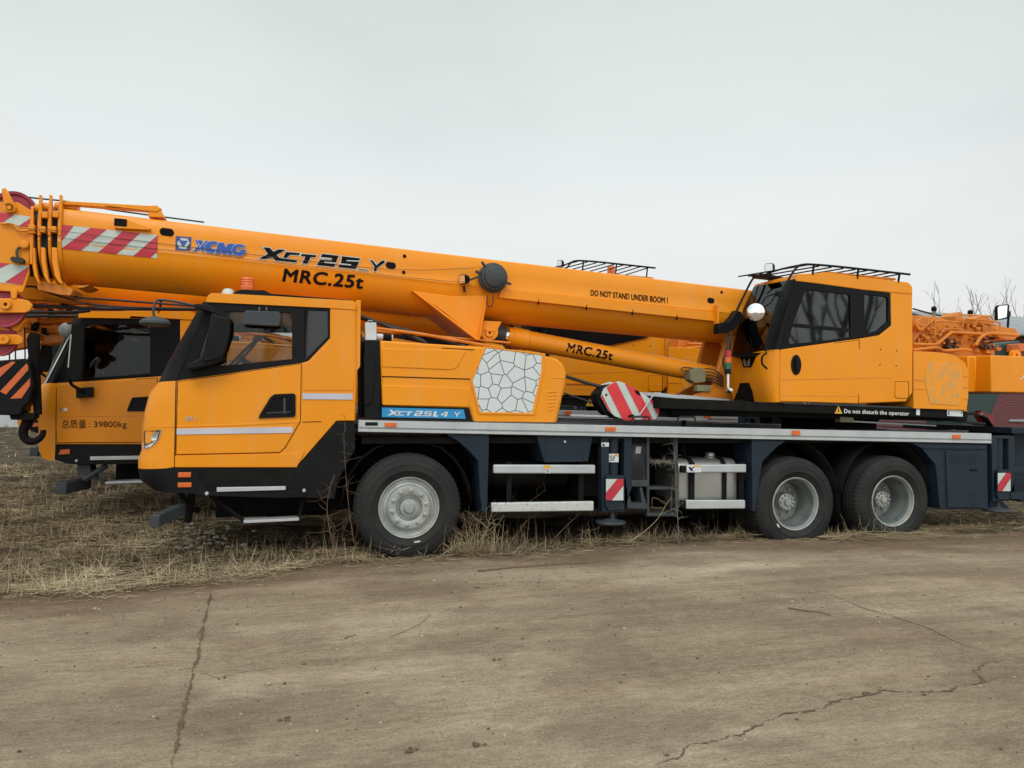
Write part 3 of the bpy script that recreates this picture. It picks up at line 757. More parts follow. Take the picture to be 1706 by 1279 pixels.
# interior
def interior(parent, X0, X1, Zf, Zt, y0, y1):
    m = MB()
    m.box(X0+.05, X1-.06, y0+.06, y1-.06, Zf-.02, Zf+.03)
    m.poly([(X0+.08, Zf+.03), (X0+.55, Zf+.03), (X0+.50, Zf+.36), (X0+.35, Zf+.44), (X0+.12, Zf+.42)], y0+.10, y1-.10)
    m.build('dashboard', 'matblack', parent, .02)
    for yy in (y0+.55, y1-.55):
        s_ = MB(); xs_ = X1-.62
        s_.poly([(xs_-.22, Zf+.15), (xs_+.25, Zf+.12), (xs_+.25, Zf+.26), (xs_-.22, Zf+.30)], yy-.24, yy+.24)
        s_.poly([(xs_+.16, Zf+.22), (xs_+.30, Zf+.22), (xs_+.42, Zf+.86), (xs_+.34, Zf+.90), (xs_+.27, Zf+.86)], yy-.23, yy+.23)
        s_.poly([(xs_+.36, Zf+.90), (xs_+.42, Zf+.90), (xs_+.45, Zf+1.05), (xs_+.38, Zf+1.06)], yy-.12, yy+.12)
        s_.build('seat', 'seat', parent, bevel=.03, seg=3)
    w_ = MB(); c = Vector((X0+.66, y0+.55, Zf+.56)); ax = Vector((-.75, 0, .66)).normalized(); u = Vector((0, 1, 0)); v = ax.cross(u)
    w_.tube([c+(u*math.cos(2*PI*k/24)+v*math.sin(2*PI*k/24))*.23 for k in range(25)], .015, 6)
    w_.tube([c-u*.22, c+u*.22], .014, 6); w_.tube([c, c-ax*.35], .03, 8)
    w_.build('steering_wheel', 'black', parent)
xn = at(265, 637, Yc+.3).x
interior(cab, xn+.05, xb-.02, at(400, 690, Yc).z, zr, Yc, YF)
# visor blade, mirrors
mb = MB(); mb.px([(321, 507.5), (330, 505.5), (350, 509), (372, 519), (384, 530.5), (381, 532), (360, 523), (340, 516), (323, 511)], Yc-.16, Yc-.02)
mb.build('mirror_visor', 'black', cab, .005)
mb = MB(); mb.px([(352, 521), (384, 531), (383, 553), (376, 583), (372, 594), (340, 603), (336, 596), (345, 560)], Yc-.20, Yc-.10)
mb.px([(310, 612), (314, 605), (338, 594), (372, 588), (372, 600), (350, 608), (312, 617)], Yc-.18, Yc-.0)
mb.build('wing_mirror', 'black', cab, .014, 3)
mb = MB(); mb.px([(406, 521), (410, 517), (464, 519), (468, 524), (466, 541), (462, 543), (405, 540)], Yc-.17, Yc-.05)
mb.pxtube([(432, 518, Yc-.1), (432, 512, Yc-.03)], .012, 6); mb.pxtube([(444, 518, Yc-.1), (444, 512, Yc-.03)], .012, 6)
mb.build('kerb_mirror', 'greydark', cab, .010, 3)
mb = MB()
mb.pxtube([(326, 509, Yc-.1), (290, 502, Yc-.12), (266, 499.5, Yc-.15), (259, 503, Yc-.18), (256, 512, Yc-.2), (255.5, 520, Yc-.2), (258, 530, Yc-.2)], .011, 8, 0, 4)
q = at(258.5, 537, Yc-.2)
mb.lathe((q.x, q.y, q.z), [(0, .055), (.05, .05), (.1, .03), (.128, .008), (.13, -.012), (.11, -.03), (0, -.034)], 32, axis='Z')
mb.build('front_mirror', 'greydark', cab)
# roof gear
q = at(412, 482, 8.25)
mb = MB(); mb.lathe((q.x, q.y, q.z-.01), [(.0, .125), (.065, .125), (.073, .108), (.066, .10), (.074, .085), (.066, .076), (.074, .06), (.068, .052), (.074, .036), (.07, .018), (.07, 0)], 28, axis='Z'); mb.build('beacon', 'lens', cab)
mb = MB(); mb.px([(388, 488), (396, 483), (440, 483), (452, 489), (452, 494), (388, 494)], 8.15, 8.4); mb.pxtube([(395, 487, 8.2), (470, 492, 8.2), (585, 501, 8.2)], .012, 6); mb.build('beacon_base', 'black', cab, .01)
q = at(380, 490, 8.2)
mb = MB(); mb.lathe(q, [(0, .06), (.04, .052), (.062, .02), (.064, -.03)], 20, axis='Z'); mb.build('antenna_dome', 'palegreen', cab)

# ---------- boom
YB0, YBC = 8.60, 8.95; HW = .35
T0, T1 = at(97, 345, YB0), at(1250, 482.5, YB0)
B0, B1 = at(98, 469.5, YBC-.12), at(1211, 571, YBC-.12)
def ztop(x): t = (x-T0.x)/(T1.x-T0.x); return T0.z+(T1.z-T0.z)*t
def zbot(x): t = (x-B0.x)/(B1.x-B0.x); return B0.z+(B1.z-B0.z)*t
SEC = [(0, .0), (0, .90), (.012, .965), (.035, 1.0), (.25, 1.0), (.465, 1.0), (.475, 1.012), (.49, 1.0), (.55, .985), (.62, .955), (.70, .89), (.78, .79), (.85, .66), (.91, .51), (.955, .35), (.985, .18), (1, 0)]
def section(x, k=1.0, dz=0.0):
    zt_, zb_ = ztop(x), zbot(x); h = zt_-zb_; zc_ = (zt_+zb_)/2
    pts = []
    for s_, w_ in SEC: pts.append(Vector((x, YBC-HW*w_*k, zc_+(zt_-h*s_-zc_)*k)))
    for s_, w_ in SEC[-2:0:-1]: pts.append(Vector((x, YBC+HW*w_*k, zc_+(zt_-h*s_-zc_)*k)))
    return pts
def tubeboom(mb, x0, x1, k, n=2, mi=0, caps=True):
    rows = [section(x0+(x1-x0)*i/(n-1), k) for i in range(n)]
    mb.grid(rows, mi, True, True)
    if caps: mb.add(rows[0], [list(range(len(rows[0])))], mi); mb.add(rows[-1], [list(range(len(rows[0])))[::-1]], mi)
xL = T0.x; xR = 7.35
mb = MB(); tubeboom(mb, xL, xR, 1.0, 6); boom = mb.build('boom', 'boomyellow', crane)
bvb = bvh_of([boom])
def fpx(px): return at(px, 400, YB0).x
mb = MB()
tubeboom(mb, fpx(96.5), fpx(103), 1.05)
mb.build('boom_collar', 'boomyellow', boom, .004)
for p0_, p1_, k in ((80.5, 85, 1.04), (62.5, 66.5, 1.0), (49, 54, .97)):
    mb = MB(); tubeboom(mb, fpx(p0_), fpx(p1_), k); mb.build('boom_collar', 'boomyellow', boom, .004)
mb = MB(); tubeboom(mb, fpx(30), fpx(97), .88, mi=0); mb.build('telescopic_section', 'slate', boom)
# lower lip plates on collars (lighter strips)
for p0_, p1_ in ((85, 97), (67, 77), (51, 60)):
    mb = MB(); mb.px([(p0_, 411), (p1_-2, 412), (p1_-1, 436), (p1_+3, 462), (p1_+8, 474), (p0_+12, 471), (p0_+5, 458), (p0_+1, 436)], YB0+.0, YB0+.06); mb.build('slide_pad_housing', 'boomyellow', boom, .012)
mb = MB()
for x in (66, 83, 100):
    mb.px([(x-1, 324), (x+2.4, 324), (x+3.5, 345), (x+2, 372), (x+1, 392), (x-4, 392), (x-4, 372), (x-2, 345)], YB0-.03, YB0+.02)
mb.build('hanger_bracket', 'boomyellow', boom, bevel=.004, each=True)
mb = MB()
for x, y in ((62, 346), (76, 344), (95, 343)): mb.pxtube([(x-3, y, YB0+.05), (x+10, y+1, YB0+.05)], .04, 12)
for x, y in ((74, 357), (92, 356), (70, 381), (88, 381), (52, 378)):
    mb.pxbox(x-5, y-5, x+5, y+6, YB0-.05, YB0+.04)
mb.build('guide_block', 'boomyellow', boom, bevel=.006, each=True)
mb = MB()
mb.pxtube([(10, 371, YB0-.06), (24, 374, YB0-.06), (33, 380, YB0-.06), (50, 381, YB0-.06), (98, 384, YB0-.06), (200, 397, YB0-.016), (440, 426, YB0-.02), (655, 449, YB0-.02), (790, 446, YB0-.05)], .0028, 5, 0, 3)
mb.pxtube([(98, 396, YB0-.03), (200, 407.5, YB0-.016), (330, 422, YB0-.016), (480, 440, YB0-.016), (660, 460, YB0-.016), (765, 470, YB0-.03)], .0028, 5, 0, 3)
mb.build('cable_shadow_line', 'twigdark', boom, each=True)  # thin cables, dark brown to paint in the shadow line along the boom
mb = MB(); mb.pxtube([(18, 325, YB0+.3), (60, 330, YB0+.3), (115, 336, YB0+.3), (190, 350, YB0+.3), (340, 370, YB0+.3)], .009, 6, 0, 3); mb.build('hoist_rope', 'hose', boom, each=True)
# jib bracket bar on top
mb = MB()
mb.px([(104, 336), (112, 334.5), (253, 342.5), (268, 346), (262, 353), (240, 350.5), (130, 341.5), (104, 341)], YB0+.02, YB0+.12)
mb.px([(245, 343), (262, 341.5), (274, 362), (247, 361)], YB0+.03, YB0+.3)
mb.px([(102.5, 335), (128, 336), (128, 349), (102.5, 346)], YB0+.06, YB0+.2)
mb.build('jib_bracket', 'boomyellow', boom, bevel=.006, each=True)
# stripes
def boomdecal(name, polys, mat, off=.004, sub=4, nm=None): return decal(name, polys, mat, boom, bvh=bvb, off=off, fy=YB0, sub=sub)
def stripebox(q, bands):
    """q: tl,tr,br,bl ; bands: list of (xtop0,xtop1,xbot0,xbot1) in 0..1"""
    tl, tr, br, bl = [Vector(p) for p in q]; out = []
    for a0, a1, b0, b1 in bands:
        # clip in unit space
        pts = [(a0, 0), (a1, 0), (b1, 1), (b0, 1)]
        def clip(ps, lim, sgn):
            r = []
            for i in range(len(ps)):
                p, n = ps[i], ps[(i+1) % len(ps)]
                ip, inn = (p[0]-lim)*sgn >= 0, (n[0]-lim)*sgn >= 0
                if ip: r.append(p)
                if ip != inn:
                    t = (lim-p[0])/(n[0]-p[0]); r.append((lim, p[1]+(n[1]-p[1])*t))
            return r
        pts = clip(clip(pts, 0, 1), 1, -1)
        if len(pts) < 3: continue
        out.append([tuple((tl+(tr-tl)*u)*(1-v)+(bl+(br-bl)*u)*v) for u, v in pts])
    return out
q = [(101, 374), (263, 391.5), (261.5, 430), (97.5, 413)]
boomdecal('reflective_tape', [q], 'palegreen', .004)
boomdecal('hazard_stripe', stripebox(q, [(-.3, .135, -.6, -.02), (.31, .475, .03, .225), (.64, .82, .405, .59), (1.0, 1.2, .76, .93)]), 'red', .007)
q = [(-40, 351.5), (54, 362), (48, 377.5), (-40, 369)]
# slot, wedge, holes
mb = MB(); mb.px([(190, 364), (214, 366), (251, 380), (248, 383), (190, 380)], YB0-.05, YB0+.01); mb.build('stop_block', 'boomyellow', boom, .006)
boomdecal('slot', [[(192.5, 365), (213.5, 367), (213, 379), (192, 377.5)]], 'ink', .056, 1)
def oval(cx, cy, w, h, tilt=.11):
    out = []
    for k in range(24):
        a_ = 2*PI*k/24; x = (w/2-h/2)*(1 if math.cos(a_) > 0 else -1)+h/2*math.cos(a_); y = h/2*math.sin(a_); out.append((cx+x, cy+y+x*tilt))
    return out
for q_ in [oval(278, 386.5, 24, 13), oval(651, 442, 17, 11), oval(1184, 500.5, 12, 9), oval(674, 426.5, 6, 6), oval(672.5, 453.5, 6, 6), oval(1202, 486.5, 4.5, 4.5)]: boomdecal('slot', [q_], 'ink', .005, 1)
# logo
boomdecal('emblem', [[(293, 393.2), (319, 394.8), (317.6, 418), (292.2, 416.2)]], 'logoblue', .005)
def lp(x, y): return (280+x/11.37, 380+y/11.37)
boomdecal('emblem', [[lp(*p) for p in [(232, 188), (370, 196), (415, 292), (345, 396), (215, 384), (172, 280)]]], 'palegreen', .008)
boomdecal('emblem', [[lp(*p) for p in [(208, 232), (375, 242), (290, 366)]]], 'blue', .011)
boomdecal('emblem', [[lp(*p) for p in [(200, 205), (225, 190), (245, 235), (215, 240)]], [lp(*p) for p in [(365, 345), (395, 300), (415, 310), (370, 380)]]], 'logoblue', .011)
# XCMG
gl = [[(515, 215), (545, 228), (590, 320), (700, 455), (640, 452), (560, 340)],
      [(560, 228), (640, 232), (655, 272), (720, 240), (765, 243), (690, 300), (700, 330), (660, 452), (640, 440), (615, 385), (545, 440), (450, 432), (600, 320)],
      [(935, 262), (925, 320), (870, 305), (822, 335), (815, 375), (850, 400), (905, 395), (880, 470), (800, 472), (730, 450), (690, 390), (705, 320), (770, 262), (850, 246)],
      [(960, 278), (1060, 278), (1090, 370), (1150, 296), (1260, 300), (1210, 510), (1125, 506), (1150, 420), (1100, 500), (1030, 498), (1010, 420), (985, 490), (890, 482)],
      [(1460, 375), (1380, 362), (1340, 352), (1290, 390), (1300, 445), (1345, 455), (1400, 440), (1330, 425), (1335, 405), (1478, 412), (1470, 470), (1400, 530), (1330, 536), (1240, 500), (1205, 430), (1230, 350), (1310, 308), (1400, 312), (1455, 340)]]
for i_, q_ in enumerate(gl):
    pl_ = [lp(*p) for p in q_]
    boomdecal('lettering_outline', [grow(pl_, .55)], 'palegreen', .006+.003*i_, 2)
    boomdecal('maker_lettering', [pl_], 'blue', .0075+.003*i_, 2)
boomdecal('lettering_outline', [[lp(*p) for p in [(590, 300), (605, 300), (480, 432), (462, 432)]], [lp(*p) for p in [(700, 245), (712, 248), (598, 372), (590, 362)]]], 'palegreen', .012, 2)
# XCT25_Y
def xp(x, y): return (420+x/7.755, 400+y/7.755)
gx = [[(145, 93), (228, 98), (275, 150), (345, 118), (428, 128), (315, 192), (368, 236), (583, 262), (573, 288), (300, 262), (262, 222), (160, 245), (92, 236), (205, 178)],
      [(440, 153), (620, 168), (610, 192), (490, 188), (448, 228), (400, 222)],
      [(640, 178), (832, 195), (820, 222), (758, 218), (715, 305), (648, 300), (690, 212), (628, 205)],
      [(905, 178), (1118, 202), (1060, 345), (838, 322), (875, 252), (1025, 262), (1038, 236), (885, 222)],
      [(1160, 208), (1395, 235), (1380, 272), (1240, 258), (1236, 272), (1382, 284), (1335, 372), (1112, 348), (1150, 285)],
      [(1522, 255), (1552, 258), (1606, 325), (1668, 268), (1710, 262), (1712, 290), (1612, 360), (1608, 400), (1572, 398), (1580, 340)],
      [(1375, 376), (1500, 384), (1500, 392), (1372, 384)]]
gx = [[xp(*p) for p in q_] for q_ in gx]
boomdecal('lettering_outline', [grow(q_, 1.35) for q_ in gx], 'palegreen', .006, 2)
boomdecal('model_lettering', gx, 'ink', .010, 2)
boomdecal('lettering_outline', [[xp(*p) for p in q_] for q_ in ([(872, 220), (1026, 234), (1022, 248), (866, 236)], [(935, 280), (1085, 292), (1082, 306), (930, 292)], [(1222, 258), (1385, 266), (1382, 280), (1218, 272)], [(1118, 298), (1280, 314), (1278, 328), (1112, 312)])], 'palegreen', .013, 2)
lettering('load_lettering', 'MRC.25t', (471, 467.5), (603, 480.0), (474.5, 447.3), 'ink', boom, bvh=bvb, off=.005, fy=YB0, bold=.048, shear=0.02, space=1.08)
lettering('warning_lettering', 'DO NOT STAND UNDER BOOM !', (984, 492), (1112, 505), (984, 482.4), 'ink', boom, bvh=bvb, off=.005, fy=YB0, bold=.012)
# raised cover strip low on the flank
mb = MB(); mb.px([(835, 480.5), (1195, 521), (1195, 535.5), (831, 495.7)], YB0-.03, YB0+.03); cv = mb.build('cover_strip', 'boomyellow', boom, .005)
mb = MB()
for x in (897, 977, 1054, 1128): mb.px([(x, 488+(x-835)*.1125+3), (x+1, 488+(x-835)*.1125+3), (x+1, 488+(x-835)*.1125+12), (x, 488+(x-835)*.1125+12)], YB0-.034, YB0)
mb.build('strip_joint', 'ink', boom, each=True)
# triangular foot and pin lug
mb = MB()
mb.px([(687, 484.5), (749.7, 492.7), (812, 491.7), (806, 520), (797.5, 566), (792, 563), (740, 520)], YB0-.015, YB0+.70)
mb.build('boom_foot', 'boomyellow', boom, .008)
mb = MB()
mb.px([(686, 484), (690, 484.5), (797, 563), (797, 567), (793, 566)], YB0-.055, YB0+.73)
mb.px([(810, 490), (812.5, 491), (800, 566), (797, 566)], YB0-.055, YB0+.73)
mb.build('stiffener', 'boomyellow', boom, bevel=.005, each=True)
mb = MB(); lug = [(806, 534), (836, 535.5)]+[(815.4+15*math.cos(t), 553+14.5*math.sin(t)) for t in [R(x) for x in (-20, 5, 30, 55, 80, 105, 130, 155)]]+[(799, 560)]
mb.px(lug, YB0+.04, YB0+.16); mb.px(lug, YB0+.54, YB0+.66)
mb.build('pin_lug', 'boomyellow', boom, bevel=.006, each=True)
mb = MB(); q = at(815.4, 554.5, YB0+.04); mb.lathe(q, [(0.014, .0), (.014, -.022), (.045, -.022), (.052, -.016), (.055, .0)], 24); mb.box(q.x-.055, q.x+.055, q.y-.03, q.y, q.z+.02, q.z+.045)
mb.build('pin', 'boomyellow', boom, .003)
MB().tube([(q.x, q.y-.012, q.z), (q.x, q.y+.3, q.z)], .013, 12).build('pin_bore', 'ink', boom)
# cable reel and work light
q = at(819, 464, YB0); mb = MB()
mb.lathe((q.x, YB0-.17, q.z), [(0, -.02), (.105, -.02), (.118, -.012), (.12, .0), (.125, .02), (.145, .024), (.15, .045), (.152, .075), (.168, .08), (.172, .095), (.172, .12), (.15, .13), (.08, .135), (.08, .2)], 48)
for k in range(6): a_ = 2*PI*k/6+.3; mb.lathe((q.x+.095*math.cos(a_), YB0-.17, q.z+.095*math.sin(a_)), [(0, -.028), (.007, -.028), (.008, -.02)], 8)
for a_ in (R(165), R(-18), R(130)):
    mb.tube([(q.x+.1*math.cos(a_), YB0-.08, q.z+.1*math.sin(a_)), (q.x+.22*math.cos(a_), YB0-.1, q.z+.22*math.sin(a_))], .016, 6)
mb.build('cable_reel', 'greydark', boom)
mb = MB(); mb.pxtube([(812, 491, YB0-.06), (811, 504, YB0-.07), (816, 511, YB0-.07), (821, 506, YB0-.07), (822, 491, YB0-.06)], .006, 6, 0, 4)
mb.pxtube([(783, 466, YB0-.08), (797, 461, YB0-.1)], .012, 6); mb.pxtube([(773, 476, YB0-.08), (774, 486, YB0-.04)], .016, 8); mb.build('cable', 'hose', boom, each=True)
def worklight(cx, cy, y, sz, parent, turn=-1):
    q = at(cx, cy, y); m = MB()
    f = Vector((turn, -.55, -.1)).normalized(); u = Vector((0, 0, 1)); r_ = f.cross(u).normalized(); u = r_.cross(f)
    rows = []
    for d, s in ((0, 1), (-.35*sz, .98), (-.9*sz, .7), (-1.2*sz, .35)):
        rows.append([q+f*d+(r_*a*sz*s+u*b*sz*s)*.62 for a, b in ((-1, -.75), (-.75, -1), (.75, -1), (1, -.75), (1, .75), (.75, 1), (-.75, 1), (-1, .75))])
    m.grid(rows, 0, False, True); m.add(rows[-1], [list(range(8))])
    ob = m.build('work_light', 'black', parent, .004)
    l = MB(); l.add([q+f*.002+(r_*a+u*b)*sz*.54 for a, b in ((-1, -1), (1, -1), (1, 1), (-1, 1))], [[0, 1, 2, 3]]); l.build('light_lens', 'mirror', parent)
    return ob
worklight(770, 465, YB0-.08, .085, boom)
# black bracket and hoses at the boom pivot side
mb = MB(); mb.px([(1197, 547), (1198, 538), (1213, 536), (1224, 524), (1228, 516), (1236, 520), (1237, 531), (1227, 545), (1214, 553), (1197, 556)], 8.45, 8.58)
mb.build('cable_trunk', 'black', boom, .008)
mb = MB(); mb.px([(1195, 508), (1198, 508), (1198, 557), (1195, 557)], 8.5, 8.6); mb.build('trunk_bracket', 'boomyellow', boom)

# ---------- boom head
YH = YB0+.02
mb = MB()
hp = [(-60, 330), (2, 336), (30, 337), (56, 353), (54, 375), (48, 440), (49, 455), (38, 487), (-60, 480)]
mb.px(hp, YH, YH+.03); mb.poly(fx(hp, YH), YH+.63, YH+.66)
mb.px([(50, 358), (56, 358), (54, 440), (49, 440)], YH-.03, YH+.68)
head = mb.build('boom_head', 'boomyellow', crane, .006)
def hd_(name, polys, mat, off): return decal(name, polys, mat, head, y=YH, off=off)
tq = [(-30, 349), (53, 361), (49, 377.5), (-30, 370)]
hd_('reflective_tape', [tq], 'palegreen', .004); hd_('hazard_stripe', [[(-30, 349), (24, 357), (3, 371), (-30, 369)], [(53, 361.5), (49, 377.5), (31.5, 376)]], 'red', .007)
tq = [(-30, 435), (48, 443), (37, 474), (-30, 468)]
hd_('reflective_tape', [tq], 'palegreen', .004); hd_('hazard_stripe', [[(-30, 435), (16, 439), (-30, 460)], [(48, 443.5), (37, 474), (8, 470)]], 'red', .007)
def sheave(cx, cy, r, y, mat='maroon', parent=None, w=.05):
    q = at(cx, cy, y); m = MB()
    m.lathe((q.x, y, q.z), [(.0, .0), (r*.35, .0), (r*.4, .012), (r*.8, .012), (r*.86, -.005), (r, -.008), (r*1.0, .01), (r*.9, w/2), (r, w-.01), (r, w+.008), (r*.86, w+.005), (r*.4, w-.01), (0, w)], 40)
    return m.build('sheave', mat, parent or head)
sheave(23, 352, .205, YH+.2); sheave(20, 352, .205, YH+.32)
sheave(6, 513, .19, YH+.03); sheave(6, 513, .19, YH+.12); sheave(-2, 566, .16, YH+.1)
mb = MB()
mb.px([(-30, 496), (30, 497), (46, 500), (54, 508), (50, 517), (40, 521), (-30, 521)], YH-.02, YH+.02)
mb.px([(17, 483), (24, 480), (29, 483), (27, 498), (18, 498)], YH-.03, YH+.0)
mb.px([(-30, 556), (28, 557), (38, 562), (38, 571), (28, 574), (-30, 574)], YH+.06, YH+.1)
mb.px([(-30, 533), (45, 530), (30, 552), (-30, 548)], YH+.1, YH+.2)
mb.px([(2, 314), (8, 312), (18, 330), (26, 345), (24, 352), (10, 352), (6, 340)], YH-.05, YH+.0)
mb.build('sheave_cheek', 'boomyellow', head, bevel=.008, each=True)
mb = MB()
for cx, cy in ((10, 507), (7, 565), (16, 346)): mb.lathe(at(cx, cy, YH-.03), [(0.016, .0), (.018, -.02), (.045, -.02), (.05, .0), (.05, .03)], 20)
mb.build('sheave_boss', 'boomyellow', head, each=True)
mb = MB(); mb.pxtube([(10, 507, YH-.035), (10, 507.2, YH+.05)], .015, 10); mb.pxtube([(30, 434, YH-.06), (28, 418, YH-.04), (33, 412, YH-.02)], .014, 6, 0, 3)
mb.px([(16, 430), (20, 427), (36, 429), (40, 433), (38, 438), (20, 436)], YH-.08, YH-.02); mb.build('limit_switch', 'hose', head, bevel=.004, each=True)
mb = MB()
mb.pxtube([(0, 372, YH-.03), (22, 374, YH-.03), (33, 384, YH-.04), (56, 382, YH-.02)], .012, 6, 0, 3)
mb.px([(46, 377), (56, 378), (58, 388), (47, 388)], YH-.06, YH+.02)
q = at(41, 408, YH-.02); mb.lathe(q, [(0, -.03), (.03, -.03), (.042, -.02), (.042, .02)], 18)
mb.build('pin_hardware', 'boomyellow', head, bevel=.003, each=True)
# undercarriage bits under the collars
mb = MB(); mb.px([(62, 470), (70, 468), (112, 478), (122, 482), (118, 492), (95, 490), (62, 482)], YB0+.1, YB0+.5); mb.px([(130, 476), (150, 474), (140, 479), (128, 480)], YB0+.1, YB0+.5)
mb.build('wear_plate', 'orange', head, bevel=.006, each=True)
mb = MB()
mb.pxtube([(38, 478, YB0+.3), (62, 478, YB0+.3), (130, 495, YB0+.2), (180, 499, YB0), (330, 510, 8.2)], .012, 6, 0, 3)
mb.pxtube([(45, 508, 8.9), (130, 513, 8.9), (220, 514, 8.9), (330, 515, 8.9)], .022, 6, 0, 2)
mb.pxtube([(60, 480, 8.8), (140, 505, 8.8), (230, 512, 8.8), (330, 514, 8.8)], .010, 6, 0, 2)
mb.pxtube([(40, 520, 9.6), (120, 520, 9.6), (150, 517, 9.6)], .02, 6, 0, 2)
mb.build('hoist_rope', 'hose', head, each=True)

# ---------- lift cylinder
YC = 8.93
pa, pb = at(856, 562.5, YC), at(1200, 627, YC)
mb = MB(); mb.tube([pa+(pb-pa)*-.03, pa+(pb-pa)*.03, pa+(pb-pa)*.031, pb], .118, 32)
cyl = mb.build('lift_cylinder', 'boomyellow', crane)
dcy = (pb-pa).normalized()
MB().tube([pa-dcy*.03, pa+dcy*.17], .128, 32).build('cylinder_gland', 'boomyellow', cyl, .006)
MB().tube([pa-dcy*.18, pa], .095, 28).build('cylinder_rod', 'chrome', cyl)
MB().tube([pa-dcy*.30, pa-dcy*.12], .11, 28).build('rod_end', 'greydark', cyl, .01)
bvc = bvh_of([cyl])
lettering('load_lettering', 'MRC.25t', (943.5, 584.5), (1019, 599.5), (946, 571.3), 'ink', cyl, bvh=bvc, off=.004, fy=YC-.1, bold=.045, shear=.02, space=1.08)
mb = MB(); mb.px([(1150, 615), (1177, 617), (1176, 636), (1158, 638), (1150, 632)], YC-.25, YC-.1); mb.pxbox(1156, 612, 1172, 618, YC-.24, YC-.12); mb.pxbox(1162, 641, 1184, 652, YC-.3, YC-.2)
vb = mb.build('valve_block', 'khaki', cyl, .006)
mb = MB(); mb.pxtube([(1150, 618, YC-.2), (1136, 617, YC-.18), (1138, 612, YC-.15), (1155, 613, YC-.15)], .007, 6, 0, 3)
for k in range(5): mb.pxtube([(1174, 614+k*5, YC-.2), (1190, 616+k*5, YC-.3), (1205, 628+k*4, YC-.3)], .009, 6, 0, 3)
mb.build('hydraulic_hose', 'hose', cyl, each=True)
# ---------- turntable and superstructure frame
mb = MB()
mb.px([(1120, 676), (1612, 692), (1612, 702), (1120, 692)], D+.25, D+2.2)
mb.lathe((at(1400, 700, 8.93).x-.2, 8.93, 1.16), [(0, .24), (.62, .24), (.64, .2), (.6, .16), (.6, 0)], 48, axis='Z')
mb.build('turntable', 'matblack', crane, .01)
mb = MB()
mb.px([(1212, 560), (1230, 560), (1300, 640), (1300, 690), (1130, 675), (1190, 640)], 8.66, 8.74)
mb.poly(fx([(1212, 560), (1230, 560), (1300, 640), (1300, 690), (1130, 675), (1190, 640)], 8.66), 9.2, 9.28)
mb.px([(1500, 524), (1560, 527), (1600, 540), (1652, 556), (1652, 594), (1600, 640), (1500, 640)], 8.50, 8.56)
mb.poly(fx([(1500, 524), (1560, 527), (1600, 540), (1652, 556), (1652, 594), (1600, 640), (1500, 640)], 8.5), 9.34, 9.40)
mb.build('turret_frame', 'orange', crane, bevel=.008, each=True)
mb = MB(); mb.px([(1132, 657), (1215, 665), (1215, 671), (1140, 668)], 8.4, 8.6); mb.px([(1035, 652), (1105, 655), (1180, 664), (1180, 668), (1030, 655)], 8.1, 8.3); mb.build('deck_plate', 'alu', crane, bevel=.002, each=True)
# ---------- operator cab
Yo = D+.04; Yq = Yo+.86
rowsN = [(1298.4, 670), (1298, 650), (1299, 625), (1300.5, 582)]
rowsF = [(1222, 670), (1218, 650), (1213, 628), (1218, 594)]
Yk = Yo+.22
def opgrid(Ns, Fs):
    rows = []
    for n, f_ in zip(Ns, Fs):
        a_ = at(n[0], n[1], Yo); b_ = at(f_[0], f_[1], Yq); row = []
        for k in range(7):
            t = PI/2*k/6; zt2 = a_.z+(b_.z-a_.z)*.25*(1-math.cos(t))
            row.append(Vector((a_.x+(b_.x-a_.x)*math.sin(t), Yo+(Yk-Yo)*(1-math.cos(t)), zt2)))
        for k in range(1, 5):
            t = k/4; row.append(Vector((b_.x, Yk+(Yq-Yk)*t, row[6].z+(b_.z-row[6].z)*t)))
        rows.append(row)
    return rows
lo = opgrid(rowsN, rowsF)
hiN = [(1300.5, 582), (1308, 545), (1316, 508), (1327, 464)]; hiF = [(1218, 594), (1228, 550), (1239, 513), (1256, 477)]
hg = opgrid(hiN, hiF)
mb = MB(); mb.grid(lo, 0)
sidep = [(1298.4, 670), (1300.5, 582), (1431, 563.8), (1465, 558), (1485, 542), (1483.7, 488), (1440, 481.5), (1327, 464.5), (1329, 456.5), (1369, 454.5), (1513, 470.4), (1518, 474), (1520.3, 482), (1521, 584), (1520.5, 654.5), (1509.5, 669), (1431, 672)]
mb.px(sidep, Yo, Yo+.035)
mb.poly(fx(sidep, Yo), Yq-.035, Yq)
A_, B_ = at(1520, 480, Yo), at(1520.5, 655, Yo)
mb.box(A_.x-.04, A_.x, Yo+.036, Yq-.036, B_.z, A_.z-.02)
a1, b1 = at(1340, 458, Yo), at(1513, 471, Yo)
rf = [(1326.5, 467.8), (1329, 456), (1364, 455), (1369, 453.5), (1375, 453), (1420, 459), (1513, 470), (1520.5, 478), (1520.5, 490), (1440, 482.8), (1369, 473)]
oc = mb.build('operator_cab', 'yellow', crane, .012, 3)
mb = MB(); mb.px(rf, Yo-.008, Yq+.008); mb.build('roof', 'yellow', oc, .02, 3)
mb = MB(); mb.px([(1376, 453.5), (1380, 452), (1492, 463), (1494, 466), (1480, 466)], Yo+.1, Yq-.1); mb.build('roof_hatch', 'orange', oc, .004)
fr_ = [(1326.5, 467), (1432, 481), (1483, 488.5), (1484.5, 541.5), (1464.5, 557.6), (1431, 563), (1301, 581.6), (1316, 508)]
ow1 = [(1342, 483), (1412, 490), (1416, 493), (1417, 560.7), (1360, 569), (1316, 572.4), (1314, 566), (1321, 540)]
ow2 = [(1440, 490.4), (1476, 494.5), (1479, 497), (1479, 535), (1461.4, 551), (1440, 556)]
mb = MB(); mb.poly(fx(fr_, Yo), Yo-.003, Yo+.038, [fx(ow1, Yo), fx(ow2, Yo)]); mb.poly(fx(fr_, Yo), Yq-.038, Yq+.003, [fx(ow1, Yo), fx(ow2, Yo)])
mb.grid([r[0:6] for r in hg], 0)
